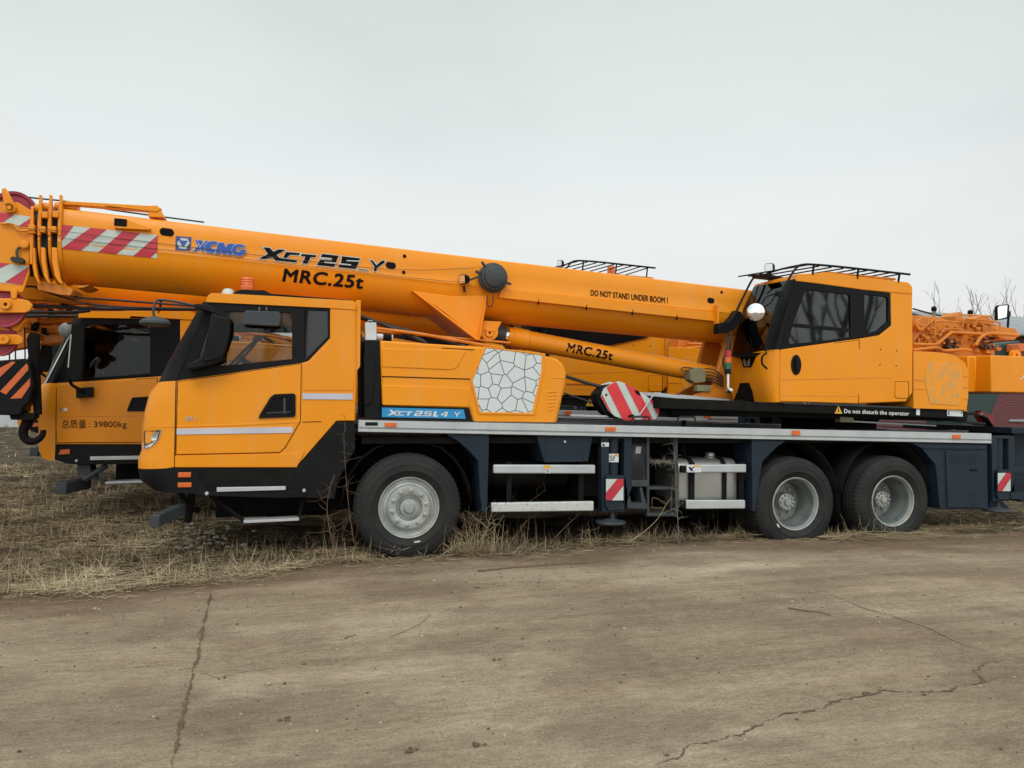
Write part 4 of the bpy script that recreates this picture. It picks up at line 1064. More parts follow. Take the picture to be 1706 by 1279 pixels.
mb.px([(1320, 538), (1417, 547), (1417, 553), (1318, 544)], Yo+.002, Yo+.03)
mb.build('window_frame', 'blackgloss', oc, bevel=.003, each=True)
mb = MB(); mb.grid([r[5:] for r in hg], 0); mb.build('windscreen', 'glassdark', oc)
for w in (ow1, ow2):
    MB().poly(fx(w, Yo), Yo+.014, Yo+.020).build('side_window', 'glass', oc); MB().poly(fx(w, Yo), Yq-.02, Yq-.014).build('side_window', 'glass', oc)
dro = [(1301, 584), (1431, 566.5), (1431, 600), (1430, 672), (1301, 668), (1299.5, 660), (1299.5, 640)]
MB().px(dro, Yo-.014, Yo+.004).build('door', 'yellow', oc, .007, 3)
MB().px(grow(dro, 1.0), Yo-.001, Yo+.003, [dro]).build('door_gasket', 'ink', oc)
mb = MB(); mb.px([(1300, 632), (1431, 629.8), (1431, 631), (1300, 633.4)], Yo-.0155, Yo-.01); mb.px([(1432, 629.5), (1488, 629), (1488, 630), (1432, 630.8)], Yo-.002, Yo+.002)
mb.px([(1300, 658.5), (1431, 660), (1431, 661), (1300, 659.5)], Yo-.0155, Yo-.01); mb.build('panel_seam', 'orange', oc, each=True)
hq = [(1492, 636), (1513.5, 636), (1513.5, 660), (1511, 663), (1494, 662.5), (1491.5, 660)]
MB().px(grow(hq, .8), Yo-.003, Yo+.003).build('panel_seam', 'ink', oc, each=True); MB().px(hq, Yo-.008, Yo+.003).build('service_flap', 'yellow', oc, .003)
mb = MB(); mb.lathe(at(1508, 651.5, Yo-.008), [(0, -.006), (.007, -.005), (.008, 0)], 10); mb.build('latch', 'alu', oc)
mb = MB()
for q in ((1467, 582), (1493.6, 584), (1466, 607.8), (1493, 609.2)): mb.lathe(at(q[0], q[1], Yo), [(0, -.003), (.008, -.003), (.009, 0)], 10)
mb.build('bolt_hole', 'ink', oc, each=True)
q = at(1326, 607.6, Yo-.014); mb = MB()
mb.add([Vector((q.x+(.068*math.cos(2*PI*k/28)), q.y-yy, q.z+.118*math.sin(2*PI*k/28))) for yy in (.0, .012) for k in range(28)], [[k, (k+1) % 28, 28+(k+1) % 28, 28+k] for k in range(28)]+[[28+k for k in range(28)]])
mb.box(q.x-.02, q.x+.035, q.y-.03, q.y-.01, q.z-.07, q.z+.08)
mb.build('door_handle', 'blackgloss', oc, .006, 2)
# black V and lower cut-out on the nose
bvo = bvh_of([oc]+[c_ for c_ in oc.children if c_.name.startswith(('window_frame', 'windscreen'))])
decal('nose_trim', [[(1218, 594), (1235, 597), (1239, 612), (1252, 612), (1260, 594), (1268, 588), (1300, 582.3), (1300, 578), (1262, 583), (1222, 590)]], 'blackgloss', oc, bvh=bvo, off=.006, fy=Yo+.3, sub=3)
decal('nose_emblem', [[(1240, 598), (1242, 597.5), (1244.5, 606), (1249, 597), (1251, 597), (1249.5, 609.5), (1241.5, 609.5), (1239.5, 603)]], 'alu', oc, bvh=bvo, off=.010, fy=Yo+.3, sub=1)
decal('nose_emblem', [[(1242.5, 602), (1244, 608), (1247.5, 608), (1248.5, 602), (1245.8, 607)]], 'ink', oc, bvh=bvo, off=.012, fy=Yo+.3, sub=1)
decal('step_recess', [[(1233, 638), (1248.5, 637), (1254, 652), (1257.5, 669.5), (1221, 669.5), (1229, 652)]], 'matblack', oc, bvh=bvo, off=.006, fy=Yo+.3, sub=4)
# interior
mb = MB(); xo0, xo1 = at(1330, 560, Yo).x, at(1500, 560, Yo).x; zfo = at(1400, 640, Yo).z
mb.box(xo0-.1, xo1, Yo+.06, Yq-.06, zfo-.1, zfo); mb.poly([(xo1-.62, zfo), (xo1-.2, zfo), (xo1-.2, zfo+.4), (xo1-.62, zfo+.42)], Yo+.2, Yo+.65)
mb.poly([(xo1-.3, zfo+.35), (xo1-.16, zfo+.35), (xo1-.06, zfo+1.0), (xo1-.18, zfo+1.02)], Yo+.2, Yo+.65)
mb.poly([(xo0-.08, zfo), (xo0+.16, zfo), (xo0+.12, zfo+.5), (xo0+.02, zfo+.56), (xo0-.04, zfo+.5)], Yo+.3, Yo+.6)
mb.build('operator_seat', 'seat', oc, .03, 3)
mb = MB(); c = Vector((xo0+.16, Yo+.42, zfo+.62)); u = Vector((0, 1, 0)); ax = Vector((-.6, 0, .8)); v = ax.cross(u)
mb.tube([c+(u*math.cos(2*PI*k/24)+v*math.sin(2*PI*k/24))*.18 for k in range(25)], .013, 6); mb.tube([c-u*.17, c+u*.17], .012, 6); mb.tube([c, c-ax*.3], .025, 8); mb.build('steering_wheel', 'greydark', oc)
# under-frame with lettering
mb = MB(); mb.px([(1100, 662), (1256, 669), (1300, 670.5), (1612, 680), (1612, 697.5), (1520, 694), (1290, 686), (1100, 680)], Yo+.03, Yo+.35)
sf2 = mb.build('superstructure_sill', 'matblack', crane, .006)
mb = MB(); mb.px([(1306, 670.8), (1518, 678), (1518, 680), (1306, 672.6)], Yo+.022, Yo+.04); mb.build('sill_edge', 'greydark', sf2)
lettering('warning_lettering', 'Do not disturb the operator', (1406.5, 687.6), (1514.5, 692.0), (1406.5, 681.0), 'whitebright', sf2, y=Yo+.03, off=.004, bold=.010, space=1.06)
decal('warning_triangle', [[(1397, 675.5), (1403.5, 689), (1390.5, 688.5)]], 'amber', sf2, y=Yo+.03, off=.004)
decal('warning_triangle', [[(1397, 679), (1398.2, 686), (1396, 686)]], 'ink', sf2, y=Yo+.03, off=.006)
decal('warning_sticker', [[(1526.5, 680), (1532.5, 680.5), (1532.5, 691.5), (1526.5, 691)], [(1578, 682), (1604, 683.5), (1604, 693.8), (1578, 692.5)]], 'white', sf2, y=Yo+.03, off=.004)
decal('warning_symbol', [[(1580, 685), (1583, 685), (1583, 686), (1581.2, 686), (1581.2, 690), (1583, 690), (1583, 691), (1580, 691)], [(1601, 686), (1602, 686), (1602, 689), (1601, 689)]], 'ink', sf2, y=Yo+.03, off=.006)
mb = MB(); mb.px([(1400, 694), (1422, 695), (1424, 704), (1400, 703)], Yo+.2, Yo+.3); mb.build('lock_pin_box', 'khaki', sf2, .004)
# roof rack
ye, yf2 = Yo-.02, Yq+.02
mb = MB()
mb.pxtube([(1276, 585, Yo-.05), (1277, 570, ye-.03), (1289, 525, ye-.05), (1302, 488, ye-.05), (1320, 455, ye-.03), (1329, 444, ye), (1338, 440.8, ye), (1354, 440.5, ye), (1400, 444.3, ye), (1516, 457, ye)], .014, 8, 0, 4)
mb.pxtube([(1277, 588, Yo-.05), (1270, 594, Yo-.05), (1270, 606, Yo-.04), (1278, 614, Yo-.03)], .012, 8, 0, 4)
mb.pxtube([(1226, 520, 8.5), (1238, 495, 8.5), (1253, 466, 8.5), (1262, 459.5, 8.5), (1271, 458, 8.5)], .014, 8, 0, 4)
fa, fb = at(1271, 458, 8.5), at(1335, 441, ye); 
e0, e1 = at(1338, 440.8, ye), at(1516, 457, ye)
back0 = Vector((e0.x-.35, yf2, e0.z-.02)); back1 = Vector((e1.x-.05, yf2, e1.z+.0))
mb.tube([fa, back0+Vector((.2, 0, .02)), back1], .012, 8)
mb.tube([fa, at(1302, 448, 8.1), fb], .012, 8, 0, None, 4)
for k in range(9):
    t = (k+.3)/9; p_ = e0.lerp(e1, t); q_ = back0.lerp(back1, t); mb.tube([p_, q_], .009, 6)
for px, pz in ((1355, 455), (1428, 457), (1498, 468)): 
    t = (px-1338)/(1516-1338); p_ = e0.lerp(e1, t); mb.tube([p_, (p_.x, p_.y+.03, p_.z-.14)], .014, 6)
    mb.tube([(p_.x, yf2, p_.z), (p_.x, yf2-.03, p_.z-.12)], .012, 6)
mb.px([(1269, 455), (1294, 459), (1308, 462), (1306, 464), (1270, 460)], 8.2, 8.4)
rk = mb.build('roof_rack', 'black', crane)
worklight(1281, 446, 8.3, .09, rk)
mb = MB(); mb.pxtube([(1283, 455, 8.3), (1283, 465, 8.4)], .015, 6); mb.build('light_stalk', 'black', rk)
# round mirror with arm
mb = MB(); q = at(1258.6, 519.7, Yo-.12); n_ = (CP-q).normalized(); n_ = (n_+Vector((-.25, 0, .1))).normalized(); a_ = n_.orthogonal().normalized(); b_ = n_.cross(a_)
rows = []
for rr, d in ((0.001, .022), (.05, .019), (.08, .010), (.098, 0), (.1, -.004)): rows.append([q+(a_*math.cos(2*PI*k/28)+b_*math.sin(2*PI*k/28))*rr+n_*d for k in range(28)])
mb.grid(rows, 0, True, True); rm = mb.build('round_mirror', 'mirror', crane)
rows = []
for rr, d in ((.1, -.004), (.104, -.006), (.1, -.02), (.05, -.035), (.001, -.04)): rows.append([q+(a_*math.cos(2*PI*k/28)+b_*math.sin(2*PI*k/28))*rr+n_*d for k in range(28)])
mb = MB(); mb.grid(rows, 0, True, True)
mb.pxtube([(1262, 516, Yo-.09), (1270, 505, Yo-.06), (1275, 496, Yo-.05), (1285, 491, Yo-.05), (1301, 488, Yo-.05)], .010, 8, 0, 4); mb.pxbox(1297, 484, 1306, 493, Yo-.09, Yo-.03)
mb.build('mirror_arm', 'black', rm)
mb = MB(); mb.pxtube([(1264, 474, Yo+.5), (1259, 490, Yo+.5), (1252, 520, Yo+.6)], .008, 6); mb.pxtube([(1303, 500, Yo+.02), (1285, 560, Yo+.05), (1279, 583, Yo+.05)], .010, 6); mb.build('wiper', 'black', oc, each=True)
# signal tower
q = at(1213, 606, Yo+.15); zt_ = [at(1213, y, Yo+.15).z for y in (584, 595, 604, 615, 623, 646)]
sg = MB().tube([(q.x, q.y, zt_[5]), (q.x, q.y, zt_[4])], .017, 14).build('signal_tower', 'chrome', crane)
for i, m_ in enumerate(('redlens', 'lens', 'greenlens', 'black')): MB().tube([(q.x, q.y, zt_[i+1]+.002), (q.x, q.y, zt_[i])], .037, 20).build('signal_lens', m_, sg)
MB().lathe(at(1215, 650, Yo+.1), [(0, -.05), (.02, -.045), (.032, -.02), (.035, 0), (.03, .03)], 16).build('mount_ball', 'chrome', sg)
mb = MB(); mb.pxtube([(1210, 552, 8.5), (1211, 575, 8.3), (1207, 590, 8.2), (1205, 605, 8.2), (1210, 625, 8.2)], .013, 6, 0, 3)
mb.pxtube([(1222, 545, 8.5), (1216, 575, 8.4), (1214, 640, 8.5)], .013, 6, 0, 3)
mb.build('hydraulic_hose', 'hose', crane, each=True)

# ---------- rear engine cover, counterweight, winch
Ye = Yo
ec = [(1521.5, 585), (1551, 586), (1575, 588), (1592.6, 592.6), (1607.6, 604), (1613, 617), (1613.5, 660), (1610.5, 683), (1521.5, 680)]
mb = MB(); mb.px(ec, Ye, Ye+.8); cvr = mb.build('rear_engine_cover', 'yellow', crane, .03, 4)
ff = [(1548, 602), (1600, 605), (1603, 640), (1598, 676), (1549, 672), (1541, 634)]
MB().px(ff, Ye-.006, Ye+.01).build('worn_cell_panel', 'cellsfaded', cvr, .004)
mb = MB(); mb.px([(1522, 631.5), (1541, 633), (1541, 634.4), (1522, 633)], Ye-.004, Ye+.01); mb.px([(1522, 647), (1543, 648), (1543, 649.2), (1522, 648.2)], Ye-.004, Ye+.01)
mb.px([(1521.5, 585), (1522.8, 585), (1522.8, 680), (1521.5, 680)], Ye-.004, Ye+.01)
for k in range(4): mb.px([(1606, 626+k*19), (1612, 626+k*19), (1612, 628+k*19), (1606, 628+k*19)], Ye-.004, Ye+.01)
mb.build('panel_seam', 'orange', cvr, each=True)
# counterweight: curved near corner, plan section swept up
zc0, zc1 = at(1649, 653, D+.25).z, at(1649, 592, D+.25).z
xc0 = at(1607, 600, D+.55).x-.05; xk = at(1649, 600, D+.22).x; xe = xk+1.5
plan = [(xc0, D+.75), (xc0, D+.45)]+[(xc0+.12+(xk-xc0-.12)*math.sin(R(a_)), D+.45-.25*(1-math.cos(R(a_)))*1.0) for a_ in (15, 30, 45, 60, 75, 90)]+[(xe, D+.2), (xe, D+2.3), (xc0, D+2.3)]
mb = MB(); n = len(plan)
mb.add([Vector((x, y, z)) for z in (zc0, zc1) for x, y in plan], [[k, (k+1) % n, n+(k+1) % n, n+k] for k in range(n)]+[list(range(n)), [n+k for k in range(n)][::-1]], 0)
cw = mb.build('counterweight', 'boomyellow', crane, .012, 2)
lettering('counterweight_lettering', 'A', (1699, 632), (1709, 632.5), (1701, 623), 'white', cw, y=D+.2, off=.004, shear=.2)
MB().lathe((at(1691, 587, D+.4).x, D+.4, zc1+.03), [(.02, -.03), (.07, -.03), (.07, .03), (.02, .03), (.02, -.03)], 20).build('lifting_eye', 'boomyellow', cw)
mb = MB(); mb.px([(1613, 600), (1650, 604), (1650, 650), (1613, 650)], D+.8, D+1.9); mb.build('winch_housing', 'matblack', crane)
mb = MB()
Yw = 8.40
pipes = [[(1521, 573, Yw), (1553, 574, Yw), (1562, 572, Yw), (1572, 564, Yw), (1582, 556, Yw), (1592, 553.5, Yw), (1640, 557, Yw)],
         [(1521, 583, Yw-.02), (1560, 579, Yw-.02), (1572, 584, Yw), (1606, 582, Yw), (1618, 584, Yw)],
         [(1625, 575, Yw-.05), (1634, 562, Yw-.05), (1645, 556, Yw-.05), (1658, 555.5, Yw-.05), (1697, 558.5, Yw-.05)],
         [(1558, 560, Yw), (1558, 540, Yw), (1562, 535, Yw), (1590, 536, Yw), (1600, 537, Yw)],
         [(1603, 545, Yw), (1606, 535, Yw), (1612, 531, Yw), (1660, 536, Yw), (1666, 541, Yw), (1666, 550, Yw)],
         [(1600, 524, Yw+.3), (1645, 526, Yw+.3), (1653, 530, Yw+.3), (1654, 540, Yw+.3)],
         [(1566, 560, Yw), (1572, 550, Yw), (1582, 547, Yw), (1600, 549, Yw), (1606, 550, Yw)]]
for i, p in enumerate(pipes): mb.pxtube(p, .022 if i < 3 else .011, 8, 0, 4)
for k in range(6):
    mb.pxtube([(1521, 569-k*5, Yw+.03), (1531+k*1.6, 556-k*3, Yw+.03), (1538+k*3, 546-k*2, Yw+.03), (1540+k*4, 530, Yw+.03)], .007, 6, 0, 3)
mb.build('hydraulic_pipe', 'orange', crane, each=True)
rnd = random.Random(3)
mb = MB()
for cx, cy, r_ in ((1590, 566, .17), (1640, 566, .17)):
    q = at(cx, cy, Yw+.12); mb.lathe(q, [(0, 0), (.06, 0), (.07, .02), (r_, .03), (r_, .06), (r_*.7, .07), (r_*.7, .6), (r_, .62), (r_, .66), (0, .68)], 32)
wd = mb.build('winch_drum', 'orange', crane)
mb = MB()
for k in range(70):
    px = rnd.uniform(1524, 1668); py = rnd.uniform(530+max(0, (px-1600)*.12), 584); w_ = rnd.uniform(3, 9); h_ = rnd.uniform(2, 8)
    yy = Yw+rnd.uniform(.02, .12)
    mb.pxbox(px, py, px+w_, py+h_, yy, yy+.12)
for k in range(30):
    px = rnd.uniform(1530, 1660); py = rnd.uniform(535, 582); q = at(px, py, Yw+rnd.uniform(.0, .08)); mb.lathe(q, [(0, -.02), (.012, -.02), (.02, -.01), (.022, .02)], 8)
mb.px([(1593, 526), (1600, 519), (1604, 526), (1606, 540), (1592, 540)], Yw+.2, Yw+.5); mb.px([(1625, 530), (1635, 525), (1645, 526), (1652, 533), (1652, 540), (1625, 538)], Yw+.1, Yw+.5)
mb.px([(1636, 540), (1692, 547), (1698, 558), (1690, 566), (1640, 566)], Yw+.1, Yw+.6)
mb.build('valve_bank', 'orange', crane, .004)
mb = MB()
for k in range(26):
    px = rnd.choice((rnd.uniform(1578, 1600), rnd.uniform(1632, 1662))); py = rnd.uniform(560, 582)
    mb.pxbox(px, py, px+rnd.uniform(2, 5), py+rnd.uniform(2, 6), Yw+.0, Yw+.1)
mb.build('valve_fitting', 'twigdark', crane, bevel=.003, each=True)
q = at(1533, 541, Yw-.0); mb = MB(); mb.lathe(q, [(.03, -.02), (.075, -.02), (.08, .0), (.08, .05), (.03, .05), (.03, -.02)], 24); mb.lathe(q, [(0, -.03), (.025, -.03), (.03, 0)], 14); mb.build('pulley', 'orange', crane)
for cx, cy in ((1556, 514), (1616.5, 520)):
    q = at(cx, cy, 8.9); m_ = MB(); m_.tube([(q.x, q.y, q.z-.12), (q.x, q.y, q.z-.03)], .022, 12, 0); m_.lathe(q, [(0, .035), (.02, .033), (.036, .015), (.037, -.02), (.03, -.035), (0, -.035)], 20, 1, axis='Z'); m_.build('breather_cap', ['khaki', 'black'], crane, each=True)
mb = MB(); mb.pxtube([(1521, 514, 9.0), (1550, 522, 9.0), (1585, 529, 9.0)], .012, 6, 0, 2); mb.build('hoist_rope', 'hose', crane, each=True)
# tall mirror
q = [(1661, 512), (1664, 508), (1680, 506.5), (1682, 509), (1680, 529), (1677, 531), (1661, 533.5)]
mb = MB(); mb.px(q, 9.28, 9.33); tm = mb.build('tall_mirror', 'black', crane, .006)
MB().px([(1662.5, 512.5), (1665, 509.5), (1678.5, 508.5), (1677, 528), (1663, 531.5)], 9.27, 9.279).build('mirror_glass', 'mirror', tm)
mb = MB(); mb.pxtube([(1679, 512, 9.35), (1680, 530, 9.35), (1678.5, 552, 9.35), (1678, 560, 9.35)], .017, 8); mb.pxbox(1678, 518, 1684, 527, 9.3, 9.4); mb.build('mirror_arm', 'black', tm)
# hoses at the tail
mb = MB()
for k in range(8): mb.pxtube([(1612+k*2, 690, 8.2), (1622+k*3, 688+k, 8.3), (1636+k*2, 697+k, 8.4), (1642+k*2, 712, 8.5)], .012, 6, 0, 3)
mb.pxtube([(1560, 700, 8.3), (1580, 699, 8.2), (1610, 703, 8.2), (1640, 706, 8.3)], .02, 6, 0, 3)
mb.build('hydraulic_hose', 'hose', crane, each=True)
mb = MB(); mb.px([(1630, 688), (1636, 684), (1645, 690), (1655, 692), (1655, 706), (1640, 706)], 8.7, 8.8); mb.px([(1632, 690), (1637, 688), (1640, 696), (1638, 700)], 8.69, 8.70, mi=1); mb.build('hazard_flag_plate', ['brightred', 'white'], crane)
# small boxes in the ladder/shelf gap of the deck
mb = MB(); mb.px([(950, 690), (1180, 697), (1180, 699), (950, 693)], 8.0, 8.05)
mb.px([(1410, 700), (1560, 708), (1560, 710), (1400, 702)], 8.05, 8.1); mb.build('deck_edge_strip', 'alu', crane, each=True)

# =================================================================== SECOND AND THIRD CRANES
OFF = Vector((-1.70, 3.02, .15))
crane2 = copy_tree(crane, None, skip=('truck_cab', 'load_lettering'))
crane2.name = 'truck_crane'
crane2.location = crane.location+OFF
tag(crane2, 'second yellow truck crane directly behind the nearest one, its cab door lettered 39800kg', 'truck crane')
rk_a = at(1516, 457, Yo-.02)-crane.location
SC = 1.2; anc = at(1520, 655, Yo)-crane.location
for ch in crane2.children:
    if ch.name.split('.')[0] in ('operator_cab', 'roof_rack', 'rear_engine_cover', 'round_mirror', 'superstructure_sill'):
        if ch.name.startswith('roof_rack'):
            ch.scale = (.86, 1, 1); ch.location = Vector((rk_a.x*.14-.22, 0, .30)); continue
        ch.scale = (SC, SC, SC); ch.location = Vector(ch.location)+anc*(1-SC)+Vector((-.06, 0, -.07))
ORG = crane.location+OFF
D2 = D+OFF.y; YF2 = D2+2.46
N = [(137, 531), (122, 567), (107, 602), (94, 638)]; F = [(124, 533), (109.5, 562), (91, 600), (75, 638.5)]
up2 = corner_grid(N, F, D2, D2+.30, far=YF2)
N2 = [(94, 638), (93.5, 648), (93, 672), (92.5, 696), (92.5, 715), (92, 748), (91, 768)]; F2 = [(75, 638.5), (65, 647), (63, 672), (62.6, 696), (66, 700), (66.5, 749), (72, 760)]
lo2 = corner_grid(N2, F2, D2, D2+.30, far=YF2)
side2 = [(94, 638), (262, 627), (300, 624), (300, 531), (324, 532), (324, 745), (300, 745), (250, 740), (92, 740)]
mb = MB(); mb.grid(lo2, 0); mb.px(side2, D2, D2+.04); mb.poly(fx(side2, D2), YF2-.04, YF2)
xb2 = at(324, 560, D2).x; mb.box(xb2-.05, xb2, D2+.041, YF2-.041, at(324, 740, D2).z, at(324, 535, D2).z)
cab2 = mb.build('truck_cab', 'yellow', crane2, .010, 3)
MB().px([(130, 529), (132, 521), (138, 518.5), (318, 518.5), (325, 522), (325, 533), (300, 531.5)], D2-.012, YF2+.012).build('roof', 'yellow', cab2, .022, 4)
gh2 = [(137, 529.5), (300, 531.5), (300, 624), (262.7, 627), (94, 638), (107, 602), (122, 567)]
v1 = [(141, 541), (250, 541), (250, 624.5), (170, 630), (120, 632), (124, 600)]
mb = MB(); mb.poly(fx(gh2, D2), D2+.004, D2+.036, [fx(v1, D2)]); mb.poly(fx(gh2, D2), YF2-.036, YF2-.004, [fx(v1, D2)])
mb.grid([[r[k] for k in range(9)] for r in up2], 0); mb.grid([[r[k] for k in range(10, 19)] for r in up2], 0)
mb.px([(118, 631), (262, 621), (262, 624), (118, 634.5)], D2-.01, D2+.01)
mb.build('window_frame', 'blackgloss', cab2, bevel=.004, each=True)
mb = MB(); mb.grid([[r[k] for k in (8, 9, 10)] for r in up2]); mb.build('windscreen', 'glassdark', cab2)
MB().poly(fx(v1, D2), D2+.018, D2+.024).build('side_window', 'glassshade', cab2); MB().poly(fx(v1, D2), YF2-.024, YF2-.018).build('side_window', 'glassdark', cab2)
dd = [(95.5, 641), (261.5, 630), (261.5, 700), (240, 736), (94, 737)]
MB().px(dd, D2-.010, D2+.004).build('door', 'yellow', cab2, .007, 3); MB().px(grow(dd, 1.0), D2-.001, D2+.003, [dd]).build('door_gasket', 'ink', cab2)
mb = MB(); mb.px([(95, 693.6), (255, 692), (255, 693.2), (95, 694.8)], D2-.012, D2-.004); mb.build('body_seam', 'orange', cab2)
hh = [(211, 685), (214, 676), (220, 662), (250, 660), (250, 685)]
MB().px(hh, D2-.024, D2-.008, [[(216, 681), (223, 665), (246, 664), (246, 681)]]).build('door_handle', 'black', cab2, .004); MB().px([(216, 681), (223, 665), (246, 664), (246, 681)], D2-.012, D2-.009).build('handle_recess', 'blackgloss', cab2)
lettering('weight_lettering', '总质量', (103, 712), (143.5, 712), (103, 701), 'ink', cab2, y=D2-.010, off=.005, bold=.004)
lettering('weight_lettering', ': 39800kg', (147.5, 711.3), (211, 711.3), (147.5, 701.3), 'ink', cab2, y=D2-.010, off=.005, bold=.0)
decal('badge', [[(100, 680), (112, 679.5), (112, 680.7), (100, 681.5)], [(100, 683), (113, 682.7), (113, 684), (100, 684.3)], [(100, 680), (101.5, 680), (101.5, 684), (100, 684)], [(106, 681.5), (112, 681.5), (112, 682.6), (106, 682.6)]], 'chrome', cab2, y=D2-.010, off=.004)
mb = MB(); mb.px([(91, 740), (330, 740), (330, 772), (130, 774), (110, 772), (91, 765)], D2+.002, D2+.5)
mb.build('bumper', 'black', cab2, .008)
mb = MB(); mb.px([(150, 760.5), (245, 759), (245, 765), (150, 766.5)], D2-.03, D2+.2); mb.px([(175, 803), (242, 800), (242, 803.5), (175, 806)], D2, D2+.25); mb.build('step', 'alu', cab2, bevel=.003, each=True)
MB().px([(97, 757.5), (101, 749), (116, 748), (116, 756)], D2-.012, D2+.004).build('marker_light', 'lens', cab2, .003)
MB().lathe(at(127.5, 767.5, D2-.01), [(0, -.02), (.012, -.018), (.018, -.008), (.018, .01)], 12).build('bolt', 'alu', cab2, each=True)
mb = MB(); mb.px([(129, 772), (150, 772), (152, 790), (129, 792)], D2+.1, D2+.4)
pA = at(144, 795, D2+.25); pB = pA+Vector((-.18, -.42, -.02)); vs = []
for p in (pB, pA):
    for sx_, sz_ in ((-1, 0), (1, 0), (1, -1), (-1, -1)): vs.append(p+Vector((sx_*.06, 0, sz_*.14)))
mb.add(vs, [[0, 1, 2, 3], [4, 7, 6, 5], [0, 4, 5, 1], [1, 5, 6, 2], [2, 6, 7, 3], [3, 7, 4, 0]])
mb.pxtube([(178, 775, D2+.1), (140, 800, D2+.1)], .04, 6); mb.pxtube([(148, 782, D2+.15), (176, 806, D2+.15)], .025, 6)
mb.build('front_support_bar', 'greydark', cab2, .006)
interior(cab2, at(75, 638, D2+.3).x+.05, xb2-.02, at(200, 680, D2).z, at(324, 535, D2).z, D2, YF2)
mb = MB(); mb.px([(119, 541), (124, 539), (139, 541), (138, 600), (136, 626), (132, 632), (114, 632), (112, 620), (117, 560)], D2-.30, D2-.2)
mb.pxtube([(115, 630, D2-.25), (120, 641, D2-.2), (135, 650, D2-.15), (140, 656, D2-.1)], .02, 8, 0, 3); mb.px([(126.5, 646), (153, 644.5), (153, 661), (126.5, 663)], D2-.12, D2-.0)
mi = MB(); mi.px([(196, 560), (206, 545), (216, 548), (214, 585), (204, 612), (196, 618)], D2+.5, D2+.6); mi.build('seat_belt_post', 'greydark', cab2)
mi = MB(); mi.px([(219, 551), (245, 551), (245, 556), (219, 556)], D2+.3, D2+.32); mi.build('sun_visor', 'amber', cab2)
mi = MB(); mi.pxtube([(150, 612, D2+.5), (158, 600, D2+.5), (166, 598, D2+.5), (160, 612, D2+.5), (172, 622, D2+.5)], .02, 6, 0, 3); mi.build('gear_lever', 'alu', cab2)
wm = mb.build('wing_mirror', 'black', cab2, .010, 3)
decal('mirror_edge', [[(117, 557), (119.5, 557), (114.5, 612), (112.5, 612)]], 'palegreen', cab2, y=D2-.30, off=.005)
decal('pillar_edge', [[(119, 553), (121, 553), (78, 638), (75.5, 638)]], 'palegreen', cab2, bvh=bvh_of([o for o in cab2.children if o.name.startswith('window_frame')]), off=.01, fy=D2+.2, sub=4)
mb = MB(); q = at(110, 549, D2-.1); mb.lathe(q, [(0, -.02), (.05, -.018), (.085, 0), (.088, .02), (.05, .05), (0, .055)], 24); mb.build('round_mirror', 'rimdark', cab2)
mb = MB(); mb.pxtube([(110, 540, D2-.1), (120, 538, D2-.1), (138, 543, D2)], .008, 6, 0, 3); mb.pxtube([(268, 500, D2), (267, 512, D2), (264, 522, D2)], .015, 6); mb.build('mirror_arm', 'black', cab2)
mb = MB(); mb.px([(62, 690), (66, 697), (82, 706), (80, 710), (62, 698)], D2+.3, D2+.5); mb.build('nose_grille', 'black', cab2)
oc2 = [c_ for c_ in crane2.children if c_.name.startswith('operator_cab')][0]
Yp = Yo+OFF.y
mb = MB(); mb.px([(900, 530), (1092, 530), (1085, 556), (1077, 562), (1015, 575), (960, 588), (900, 590)], Yp-.03, Yp+.01); mb.build('lower_side_window', 'blackgloss', crane2)
mb = MB(); mb.px([(1108.5, 560), (1110, 560), (1110, 645), (1108.5, 645)], Yp-.03, Yp+.01); mb.px([(944, 638), (1020, 640), (1020, 641.2), (944, 639.4)], Yp-.03, Yp+.01); mb.build('panel_seam', 'orange', crane2, each=True)
q = at(1018, 452, Yp+.4); mb = MB(); mb.lathe(q, [(0, .09), (.05, .085), (.06, .06), (.055, -.06), (0, -.06)], 16, axis='Z'); mb.build('beacon', 'lens', crane2)
mb = MB()
mb.px([(-80, 497), (200, 499), (330, 504), (330, 524), (150, 552), (40, 580), (-80, 600)], Yp+2.6, Yp+2.8)
mb.px([(62, 540), (150, 536), (146, 566), (70, 574)], Yp+2.0, Yp+2.3)
mb.build('stowed_jib', 'orange', crane2, bevel=.02)
mb = MB(); rj = random.Random(4)
for k in range(9): y0_ = 496+k*7; mb.pxtube([(40, y0_+rj.uniform(-4, 4), Yp+1.9), (110, y0_+rj.uniform(-4, 4), Yp+1.95), (rj.uniform(150, 220), y0_+rj.uniform(-10, 2), Yp+2.0)], rj.uniform(.02, .05), 8, 0, 2)
mb.build('jib_tube', 'orange', crane2, each=True)
mb = MB()
for k in range(26): x_ = rj.uniform(50, 150); y_ = rj.uniform(498, 562); mb.pxbox(x_, y_, x_+rj.uniform(4, 16), y_+rj.uniform(3, 9), Yp+1.8+rj.random()*.2, Yp+2.1)
mb.build('jib_fitting', 'boomyellow', crane2)
mb = MB()
for k in range(10): x_ = rj.uniform(48, 150); y_ = rj.uniform(498, 568); mb.pxbox(x_, y_, x_+rj.uniform(2, 7), y_+rj.uniform(4, 12), Yp+1.75, Yp+2.0)
mb.build('jib_clamp', 'matblack', crane2)
crane3 = copy_tree(crane2)
crane3.name = 'truck_crane'; crane3.location = crane2.location+Vector((-1.35, 3.6, .2))
tag(crane3, 'farthest truck crane, its cab half hidden behind the left end of the second crane', 'truck crane')
for c_ in (crane, crane2, crane3): c_['group'] = 'truck cranes parked side by side'

